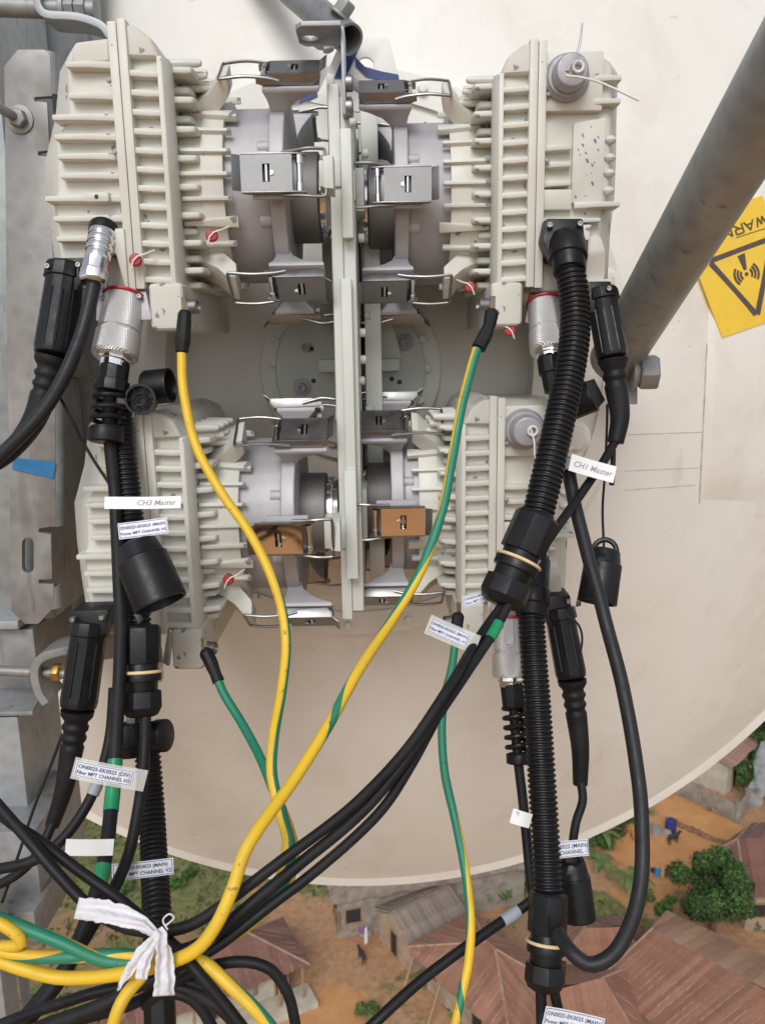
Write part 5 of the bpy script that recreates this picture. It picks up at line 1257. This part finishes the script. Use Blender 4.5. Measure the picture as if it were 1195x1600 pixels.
mb = MB(); mb.prism([pd(905, 600, .785), pd(928, 592, .785), pd(945, 625, .785), pd(932, 640, .785), pd(925, 622, .785), pd(912, 618, .785)], (0, .003, 0)); obj('split_edge', mb, 'black', t)
t = thing('dust_cap', 'round spoked black cap and stub tube beside the black coil', 'cap', pd(220, 655, .72), 'black plastic dust caps')
c = pd(219, 624, .715); ax = Vector((.05, -1, .12)).normalized()
mb = MB(); mb.lathe(c - ax * .012, ax, [(0, .0135), (.012, .0140), (.012, .0118), (.004, .0115), (.004, .0005)], 32); obj('rim', mb, 'black', t)
torus('hub_ring', c - ax * .002, ax, 5.2, 1.1, 'black', t); u = ax.orthogonal().normalized(); v_ = ax.cross(u)
for k in range(6):
    d_ = u * math.cos(k * 1.047 + .3) + v_ * math.sin(k * 1.047 + .3); mb = MB(); mb.tube([c - ax * .002 + d_ * .005, c - ax * .002 + d_ * .0125], .0009, 6); obj('spoke', mb, 'black', t)
chain('stub_tube', (226, 606, .745), (267, 602, .742), [(0, 14), (.1, 16), (.9, 16), (1, 16), (1, 14.5), (.4, 14)], 'black', t, 28, .3)

# ---- earth wires, yellow with a green stripe
def earth(label, pts, dia, stripe, sleeve=None, name='earth_wire'):
    """stripe: list of (fraction, angle deg of the green side: 0 faces the viewer, 90 right, 180 hidden, half width)"""
    t = thing(name, label, 'wire', pd(pts[-1][0], pts[-1][1], pts[-1][2] if len(pts[-1]) > 2 else .42), 'yellow and green earth wires')
    path = resample(spline(P3(pts), 10), .004); n = len(path); rings = []; NG, NY = 6, 12; seg = NG + NY
    for i in range(n):
        f = i / (n - 1); k = 0
        while k < len(stripe) - 2 and stripe[k + 1][0] < f: k += 1
        s0, s1 = stripe[k], stripe[k + 1]; g = min(1, max(0, (f - s0[0]) / (s1[0] - s0[0]))); g = g * g * (3 - 2 * g)
        al = R(s0[1] + (s1[1] - s0[1]) * g); hw = R(s0[2] + (s1[2] - s0[2]) * g)
        tg = (path[min(i + 1, n - 1)] - path[max(i - 1, 0)]).normalized(); vw = -path[i].normalized(); vw = (vw - tg * vw.dot(tg)).normalized(); sd_ = vw.cross(tg)
        if i == 0: sgn = 1 if sd_.x > 0 else -1
        sd_ = sd_ * sgn
        angs = [al - hw + 2 * hw * q / NG for q in range(NG)] + [al + hw + (2 * math.pi - 2 * hw) * q / NY for q in range(NY)]
        rings.append([path[i] + (vw * math.cos(a) + sd_ * math.sin(a)) * dia * .5 * MM for a in angs])
    mb = MB(); mb.loft(rings)
    for i in range(n - 1):
        for j in range(NG): mb.m[i * seg + j] = 1
    obj('insulation', mb, ['yellow', 'green'], t, 0, 60)
    if sleeve:
        p = resample(spline(P3(sleeve), 8), .003); k = len(p)
        mb = MB(); mb.tube(p, [(dia * .5 + 2.0 + 1.5 * noise.noise(q * 90)) * MM * (1.0 if 0 < i < k - 1 else .7) for i, q in enumerate(p)], 10); obj('tape_sleeve', mb, 'rubber', t, 0, 30)
        mb = MB(); mb.tube([p[0], p[0] + Vector((.0, -.001, .012))], .0028, 8); obj('terminal', mb, 'polished', t)
    return t
earth('yellow earth wire from the upper left unit hanging in an S curve', [(284, 545, .70), (287, 610, .698), (306, 695, .692), (345, 768, .688), (385, 825, .684), (417, 884, .68), (440, 950, .672), (447, 1010, .662), (440, 1080, .64), (428, 1150, .61), (425, 1210, .585), (440, 1275, .555), (450, 1318, .53), (438, 1372, .50), (395, 1425, .465), (335, 1472, .44), (260, 1500, .425), (170, 1502, .42), (90, 1470, .42), (0, 1436, .42), (-40, 1425, .42)], 8.2,
      [(0, 180, 50), (.25, 150, 60), (.38, 95, 60), (.6, 70, 60), (.8, 60, 80), (1, -20, 70)], [(289, 486, .702), (287, 515, .70), (284, 552, .70)])
earth('earth wire from the upper right unit crossing the picture diagonally, green then yellow', [(745, 545, .715), (736, 575, .712), (720, 640, .708), (706, 718, .702), (690, 800, .695), (658, 890, .68), (615, 965, .66), (562, 1045, .62), (512, 1135, .57), (462, 1215, .51), (402, 1298, .44), (380, 1338, .42), (363, 1390, .40), (338, 1445, .39), (305, 1485, .39), (250, 1508, .40), (180, 1523, .41), (100, 1528, .42), (40, 1515, .42), (-30, 1490, .42)], 8.4,
      [(0, 55, 80), (.2, 40, 75), (.33, -95, 75), (.45, -130, 50), (.6, 180, 40), (1, 160, 40)], [(769, 484, .722), (762, 515, .72), (747, 545, .716)])
earth('green earth wire from the lower left unit with lumpy tape at its top', [(340, 1062, .74), (352, 1088, .735), (378, 1130, .72), (405, 1180, .69), (428, 1235, .65), (449, 1288, .60), (459, 1330, .565), (450, 1378, .53), (412, 1424, .49), (350, 1470, .455), (275, 1496, .43), (180, 1492, .425), (60, 1495, .42), (-30, 1478, .42)], 8.2,
      [(0, 10, 110), (.3, 0, 100), (.45, -40, 70), (.6, -60, 70), (.75, -110, 70), (1, 150, 60)], [(320, 1015, .75), (330, 1036, .746), (342, 1066, .74)])
earth('earth wire hanging straight from the lower right unit, green above and yellow below', [(712, 985, .78), (706, 1040, .775), (694, 1090, .77), (690, 1140, .765), (695, 1210, .755), (713, 1290, .74), (728, 1370, .72), (735, 1440, .70), (732, 1500, .69), (722, 1550, .68), (706, 1620, .67)], 8.2,
      [(0, 40, 100), (.35, 20, 90), (.55, -40, 80), (.7, -90, 75), (.85, -130, 60), (1, 180, 50)], [(716, 958, .785), (714, 975, .782), (711, 995, .78)])
earth('short yellow earth wire running down left from the ribbon knot', [(262, 1478, .43), (235, 1512, .42), (202, 1548, .41), (184, 1580, .40), (172, 1625, .40)], 8.2, [(0, 180, 30), (1, 180, 30)])
earth('yellow and green earth wire leaving the ribbon knot towards the lower right', [(262, 1475, .44), (300, 1492, .43), (330, 1512, .42), (365, 1545, .41), (400, 1578, .40), (440, 1625, .40)], 8.2, [(0, 180, 50), (.45, 120, 60), (1, 70, 80)])
earth('doubled back yellow earth wire loop at the left edge', [(-30, 1436, .41), (0, 1443, .41), (22, 1456, .41), (34, 1470, .41), (28, 1478, .415), (0, 1478, .42), (-30, 1476, .42)], 7.6, [(0, 100, 30), (1, 180, 30)])

# ---- loose black cables
cable('black cable from the tilted gland through the ribbon and up to the left edge', [(792, 935, .69), (745, 1000, .655), (698, 1078, .60), (638, 1165, .55), (555, 1255, .50), (450, 1338, .455), (350, 1412, .43), (285, 1450, .425), (215, 1453, .43), (150, 1425, .44), (85, 1360, .45), (35, 1300, .46), (-30, 1225, .47)], 7.6)
cable('black cable under the diagonal pair running from the tags to the ribbon', [(728, 1028, .65), (690, 1105, .61), (640, 1198, .56), (590, 1272, .52), (500, 1357, .48), (420, 1418, .455), (335, 1480, .435), (270, 1515, .42), (150, 1572, .42), (10, 1625, .42)], 7.4)
cable('thick black cable hanging in a long loop at the right', [(886, 715, .75), (892, 760, .748), (908, 830, .745), (937, 935, .735), (969, 1062, .715), (993, 1190, .695), (1003, 1310, .675), (995, 1410, .66), (966, 1482, .655), (925, 1508, .655), (893, 1490, .66), (872, 1458, .68)], 12.4, 'rubber_grey')
cable('black cable leaving the left gland and bending down left past the green tape', [(228, 1112, .70), (225, 1180, .69), (219, 1250, .675), (203, 1330, .655), (172, 1400, .63), (130, 1472, .60), (70, 1560, .57), (20, 1630, .55)], 9.5)
cable('black cable behind the printed tag curving out to the lower left', [(178, 1075, .745), (172, 1150, .74), (150, 1230, .72), (112, 1295, .705), (60, 1342, .69), (0, 1358, .69), (-40, 1360, .69)], 9.5); B9 = LASTP[0]
cable('black cable crossing from the left edge through the ribbon to the bottom', [(-30, 1235, .48), (10, 1278, .48), (60, 1312, .48), (120, 1358, .475), (180, 1400, .465), (225, 1436, .45), (268, 1475, .425), (310, 1522, .41), (350, 1568, .405), (395, 1625, .40)], 7.4)
cable('black cable arching over to the right below the ribbon', [(225, 1572, .46), (270, 1538, .455), (320, 1512, .45), (375, 1502, .45), (420, 1514, .45), (447, 1548, .45), (458, 1580, .45), (466, 1625, .45)], 7.2)
cable('black cable at the bottom left passing under the ribbon tails', [(-30, 1612, .47), (60, 1580, .465), (150, 1550, .46), (230, 1538, .46), (290, 1545, .455), (340, 1572, .45), (390, 1620, .45)], 7.4)
cable('black cable along the bottom edge left of the ribbon', [(-30, 1650, .48), (60, 1605, .475), (140, 1575, .47), (210, 1545, .465), (262, 1528, .46), (320, 1545, .46), (360, 1590, .46), (380, 1630, .46)], 7.4)
cable('lowest black cable in the bottom left corner', [(20, 1660, .50), (110, 1600, .49), (190, 1575, .48), (250, 1552, .47), (300, 1560, .47), (330, 1600, .47), (340, 1640, .47)], 7.6)
cable('black cable descending behind the yellow wires at left', [(150, 1432, .64), (110, 1500, .62), (70, 1550, .60), (10, 1620, .59)], 9.0)
cable('black cable rising diagonally over the red roof to the lower gland', [(842, 1398, .735), (810, 1422, .73), (740, 1470, .71), (660, 1530, .69), (590, 1594, .67), (560, 1622, .67)], 9.2); B14 = LASTP[0]
cable('thin black cord slanting across the gap between the left units', [(90, 612, .74), (130, 690, .735), (170, 755, .728)], 2.8, 'rubber', 'thin black cords', 'cord', 'cord')
cable('thin black cord slanting down beside the left beams', [(97, 1148, .765), (62, 1240, .755), (28, 1340, .745), (4, 1410, .74)], 2.8, 'rubber', 'thin black cords', 'cord', 'cord')
cable('thin black cord looping beside the lower right plug', [(880, 958, .79), (902, 975, .785), (909, 998, .785), (904, 1030, .785)], 2.2, 'rubber', 'thin black cords', 'cord', 'cord')
cable('black tie end dangling under the right boot', [(958, 688, .77), (957, 715, .77), (955, 758, .77)], 5, 'rubber', 'thin black cords', 'cord', 'cord')
cable('short curl of black cord behind the left plug cables', [(70, 1335, .74), (82, 1328, .74), (88, 1345, .74), (84, 1362, .74)], 2.4, 'rubber', 'thin black cords', 'cord', 'cord')
# coloured bands and sleeves wrapped on cables
def band_on(name, label, path, y0, y1, dia, mat, cat='tape'):
    p = [q for q in path if y0 <= proj(q)[1] <= y1]
    mb = MB(); mb.tube(p, [dia * .5 * MM * (.97 + .05 * noise.noise(q * 150)) for q in p], 16); tag(obj(name, mb, mat, None, 0, 40), label, cat)
def band(name, label, a, b2, dia, mat, cat='tape'):
    tag(chain(name, a, b2, [(0, dia * .5), (.02, dia * .52), (.98, dia * .52), (1, dia * .5)], mat, None, 16), label, cat)
band_on('green_tape', 'green tape band on the left straight cable just below the printed tag', B7, 1182, 1278, 12.8, 'green_tape')
band_on('green_tape', 'lower green tape band on the left straight cable', B7, 1345, 1392, 12.8, 'green_tape')
band_on('green_tape', 'green tape band on the cable leaving the tilted gland', B2, 966, 1000, 10.0, 'green_tape')
band_on('grey_sleeve', 'grey sleeve on the cable meeting the tilted gland', B2, 850, 888, 11.0, 'grey_sleeve', 'sleeve')
band_on('grey_sleeve', 'grey sleeve on the diagonal cable over the red roof', B14, 1417, 1440, 11.5, 'grey_sleeve', 'sleeve')
band_on('grey_sleeve', 'grey sleeve on the cable under the left printed tag', B9, 1216, 1250, 12, 'grey_sleeve', 'sleeve')
band('grey_sleeve', 'pale grey sleeve at the top of the long looped cable', (886, 716, .74), (888, 733, .74), 15.5, 'grey_sleeve', 'sleeve')
# wire loop and white tie on the upper right cap
wl_ = thing('wire_loop', 'thin steel wire loop standing on the upper right port cap', 'wire', pd(888, 118, .71))
for dx in (0, 3):
    mb = MB(); mb.tube(spline(P3([(885, 122, .708), (890 + dx, 105, .708), (903 + dx, 72, .71), (909 + dx * .3, 36, .712)]), 6), .0004, 6); obj('strand', mb, 'cap_grey', wl_)
chain('ferrule', (886, 112, .707), (891, 100, .707), [(0, 1.8), (1, 1.8)], 'cap_grey', wl_, 8)
cable('white cable tie tail sticking out to the right of the upper port cap', [(884, 118, .702), (905, 120, .70), (940, 130, .70), (998, 157, .70)], 2.0, 'cord_white', 'white ties', 'cable_tie', 'tie')
cable('white cable tie hanging from the lower right port cap', [(828, 668, .77), (834, 690, .77), (838, 720, .77), (868, 760, .775)], 1.8, 'cord_white', 'white ties', 'cable_tie', 'tie')

# ---- printed and handwritten tags
def text_mesh(body, size, bold=.008, shear=0.0):
    cu = bpy.data.curves.new('txt', 'FONT'); cu.body = body; cu.size = size; cu.align_x = 'CENTER'; cu.align_y = 'CENTER'; cu.resolution_u = 2; cu.offset = size * bold; cu.shear = shear
    o = bpy.data.objects.new('txt', cu); C.objects.link(o); bpy.context.view_layer.update()
    me = bpy.data.meshes.new_from_object(o.evaluated_get(bpy.context.evaluated_depsgraph_get())); bpy.data.objects.remove(o); return me
def tagplate(label, TL, TR, BL, d, lines, paper='paper_blue', border=True, ink='ink', bow=.0, sleeve=0, fsize=None, shift=0.0):
    """flat tag: px corners at depths d=(TL,TR,BL)"""
    if not bow: bow = .035 if len(label) % 2 else -.03
    if not isinstance(d, tuple): d = (d, d + .006, d - .002)
    o, x, y = pd(*TL, d[0]), pd(*TR, d[1]), pd(*BL, d[2]); u = x - o; w_ = u.length; u.normalize(); v_ = (y - o); v_ = v_ - u * v_.dot(u); h_ = v_.length; v_.normalize(); n_ = u.cross(v_).normalized()
    if n_.dot(o) > 0: n_ = -n_
    cen = o + u * w_ / 2 + v_ * h_ / 2
    t = thing('cable_tag', label, 'tag', o + v_ * h_, 'tags on the cables')
    cv = lambda s_, q, e=0.0: o + u * s_ * w_ + v_ * q * h_ + n_ * (bow * math.sin(math.pi * s_) * w_ + e)
    def sheet(m0, m1, q0, q1, e, th, mat, nm, parent):
        mb = MB(); N = 10; fr = [[cv(m0 + (m1 - m0) * i / N, q, e) for q in (q0, q1)] for i in range(N + 1)]
        mb.loft([[a, b2, b2 - n_ * th, a - n_ * th] for a, b2 in fr]); return obj(nm, mb, mat, parent, 0, 60)
    pl = sheet(0, 1, 0, 1, 0, .0004, paper, 'paper', t)
    if sleeve: sheet(-.04, 1 + sleeve, -.18, 1.22, -.0006, .0003, 'clear_tape', 'clear_film', t)
    if border:
        for (a, b2, c, d_) in ((.02, .98, .06, .085), (.02, .98, .915, .94), (.02, .028, .085, .915), (.972, .98, .085, .915)): sheet(a, b2, c, d_, .0003, .0002, ink, 'border', pl)
    for k, (ln, q, sz) in enumerate(lines):
        me = text_mesh(ln, sz * h_, .010 if border else .004, 0 if border else .25)
        wmax = max((abs(v.co.x) for v in me.vertices), default=1e-6) * 2; sc = min(1.0, w_ * .92 / wmax) if wmax > 0 else 1
        for vv in me.vertices:
            s_ = .5 + shift + vv.co.x * sc / w_; p = cv(s_, q, .0005) - v_ * vv.co.y * sc; vv.co = p - cen
        me.materials.append(M(ink)); link('lettering', me, cen, pl)
    return t
ON = 'ON0025-EK0025 (MAIN)'
tagplate('white printed tag reading power channel H2 with border above the hanging cap', (184, 818), (261, 808), (187, 843), .685, [(ON, .34, .34), ('Power MPT CHANNEL H2', .70, .36)], sleeve=.0)
tagplate('printed fibre channel H1 tag sticking out left of the gland cables', (675, 965), (735, 991), (667, 986), .64, [(ON, .33, .36), ('Fiber MPT CHANNEL H1', .70, .36)], sleeve=.25)
tagplate('printed fibre channel H2 tag in clear film on the left cable bundle', (121, 1188), (211, 1205), (115, 1212), .655, [('ON0025-EK0025 (DIV)', .33, .36), ('Fiber MPT CHANNEL H2', .70, .34)], sleeve=.22)
tagplate('printed power channel V2 tag in front of the hose in the lower left', (175, 1350), (271, 1340), (177, 1376), .66, [(ON, .32, .30), ('Power MPT CHANNEL V2', .70, .34)])
tagplate('curved printed fibre tag tucked behind the tilted gland', (722, 932), (775, 916), (716, 953), .70, [(ON, .33, .34), ('Fiber MPT CHANNEL H1', .70, .36)], bow=.06)
tagplate('white printed tag beside the lower hose above a dust cap', (868, 1316), (918, 1311), (871, 1342), .74, [('0025 (MAIN)', .34, .34), ('CHANNEL -1', .70, .34)], shift=.05)
tagplate('printed tag cut by the bottom edge below the lower gland', (853, 1572), (945, 1592), (848, 1606), .665, [(ON, .3, .30), ('Power MPT CHANNEL H1', .66, .32)])
tagplate('blank white paper tag wrapped on cables at the lower left', (104, 1311), (179, 1311), (103, 1337), .615, [], paper='paper', border=False)
tagplate('small crumpled white tag left of the lower hose', (802, 1263), (832, 1272), (798, 1286), .72, [('Pg', .2, .3)], paper='paper', border=False, ink='pencil', bow=.1, shift=-.3)
tagplate('handwritten white tape flag over the left hose', (164, 776), (283, 775), (166, 795), .69, [('CH3 Master', .52, .62)], paper='paper', border=False, ink='pencil', shift=.17)
tagplate('handwritten white tape flag on the boot cable at right', (893, 709), (963, 729), (888, 735), .725, [('CH1 Master', .52, .48)], paper='paper', border=False, ink='pencil', shift=0, bow=-.03)

# ---- white ribbon knotted round the bundle
rb = thing('ribbon', 'white cloth ribbon knotted round the cable bundle at the bottom left', 'ribbon', pd(255, 1560, .38))
def ribbon(pts, parent, folds=2.2, amp=.0025, seed=0):
    """pts: (px, py, depth, width px)"""
    P_ = spline([pd(p[0], p[1], p[2]) for p in pts], 8); W2 = spline([Vector((p[3] * p[2] / FPX, 0, 0)) for p in pts], 8); rows = []
    for i, p in enumerate(P_):
        tg = (P_[min(i + 1, len(P_) - 1)] - P_[max(i - 1, 0)]).normalized(); vw = -p.normalized(); s_ = tg.cross(vw).normalized(); row = []
        for j in range(13):
            f = j / 12 - .5
            q_ = p + s_ * f * W2[i].x
            row.append(q_ + s_ * .0012 * noise.noise(p * 260 + Vector((j // 6, seed, 0))) + vw * (amp * .5 * math.sin(f * folds * 6.28 + seed + 3.0 * noise.noise(p * 45)) + .0034 * noise.noise(q_ * 75 + Vector((seed, 0, 0))) + .0014 * noise.noise(q_ * 210)))
        rows.append((row, vw))
    mb = MB(); mb.loft([r_ + [q - vw * .0009 for q in reversed(r_)] for r_, vw in rows]); return obj('strip', mb, 'cloth', parent, 0, 70)
ribbon([(120, 1419, .395, 40), (160, 1424, .388, 40), (200, 1434, .382, 34), (230, 1448, .38, 24), (248, 1464, .378, 14)], rb, 1.6, .003, 1)
ribbon([(244, 1462, .376, 12), (225, 1482, .374, 20), (205, 1512, .374, 20), (184, 1548, .374, 6)], rb, 1.1, .002, 2)
ribbon([(247, 1466, .374, 14), (232, 1490, .37, 22), (224, 1515, .37, 24), (221, 1530, .37, 25)], rb, 1.2, .002, 3)
ribbon([(250, 1462, .374, 16), (256, 1490, .37, 30), (258, 1525, .37, 40), (256, 1556, .37, 42)], rb, 1.8, .003, 4)
ribbon([(246, 1452, .372, 22), (252, 1468, .366, 26), (250, 1484, .372, 18)], rb, 1.2, .002, 5)
cab('loose_thread', [(258, 1448, .37), (272, 1435, .37), (265, 1428, .37), (255, 1438, .37), (262, 1452, .37)], 1.0, 'cloth', rb)
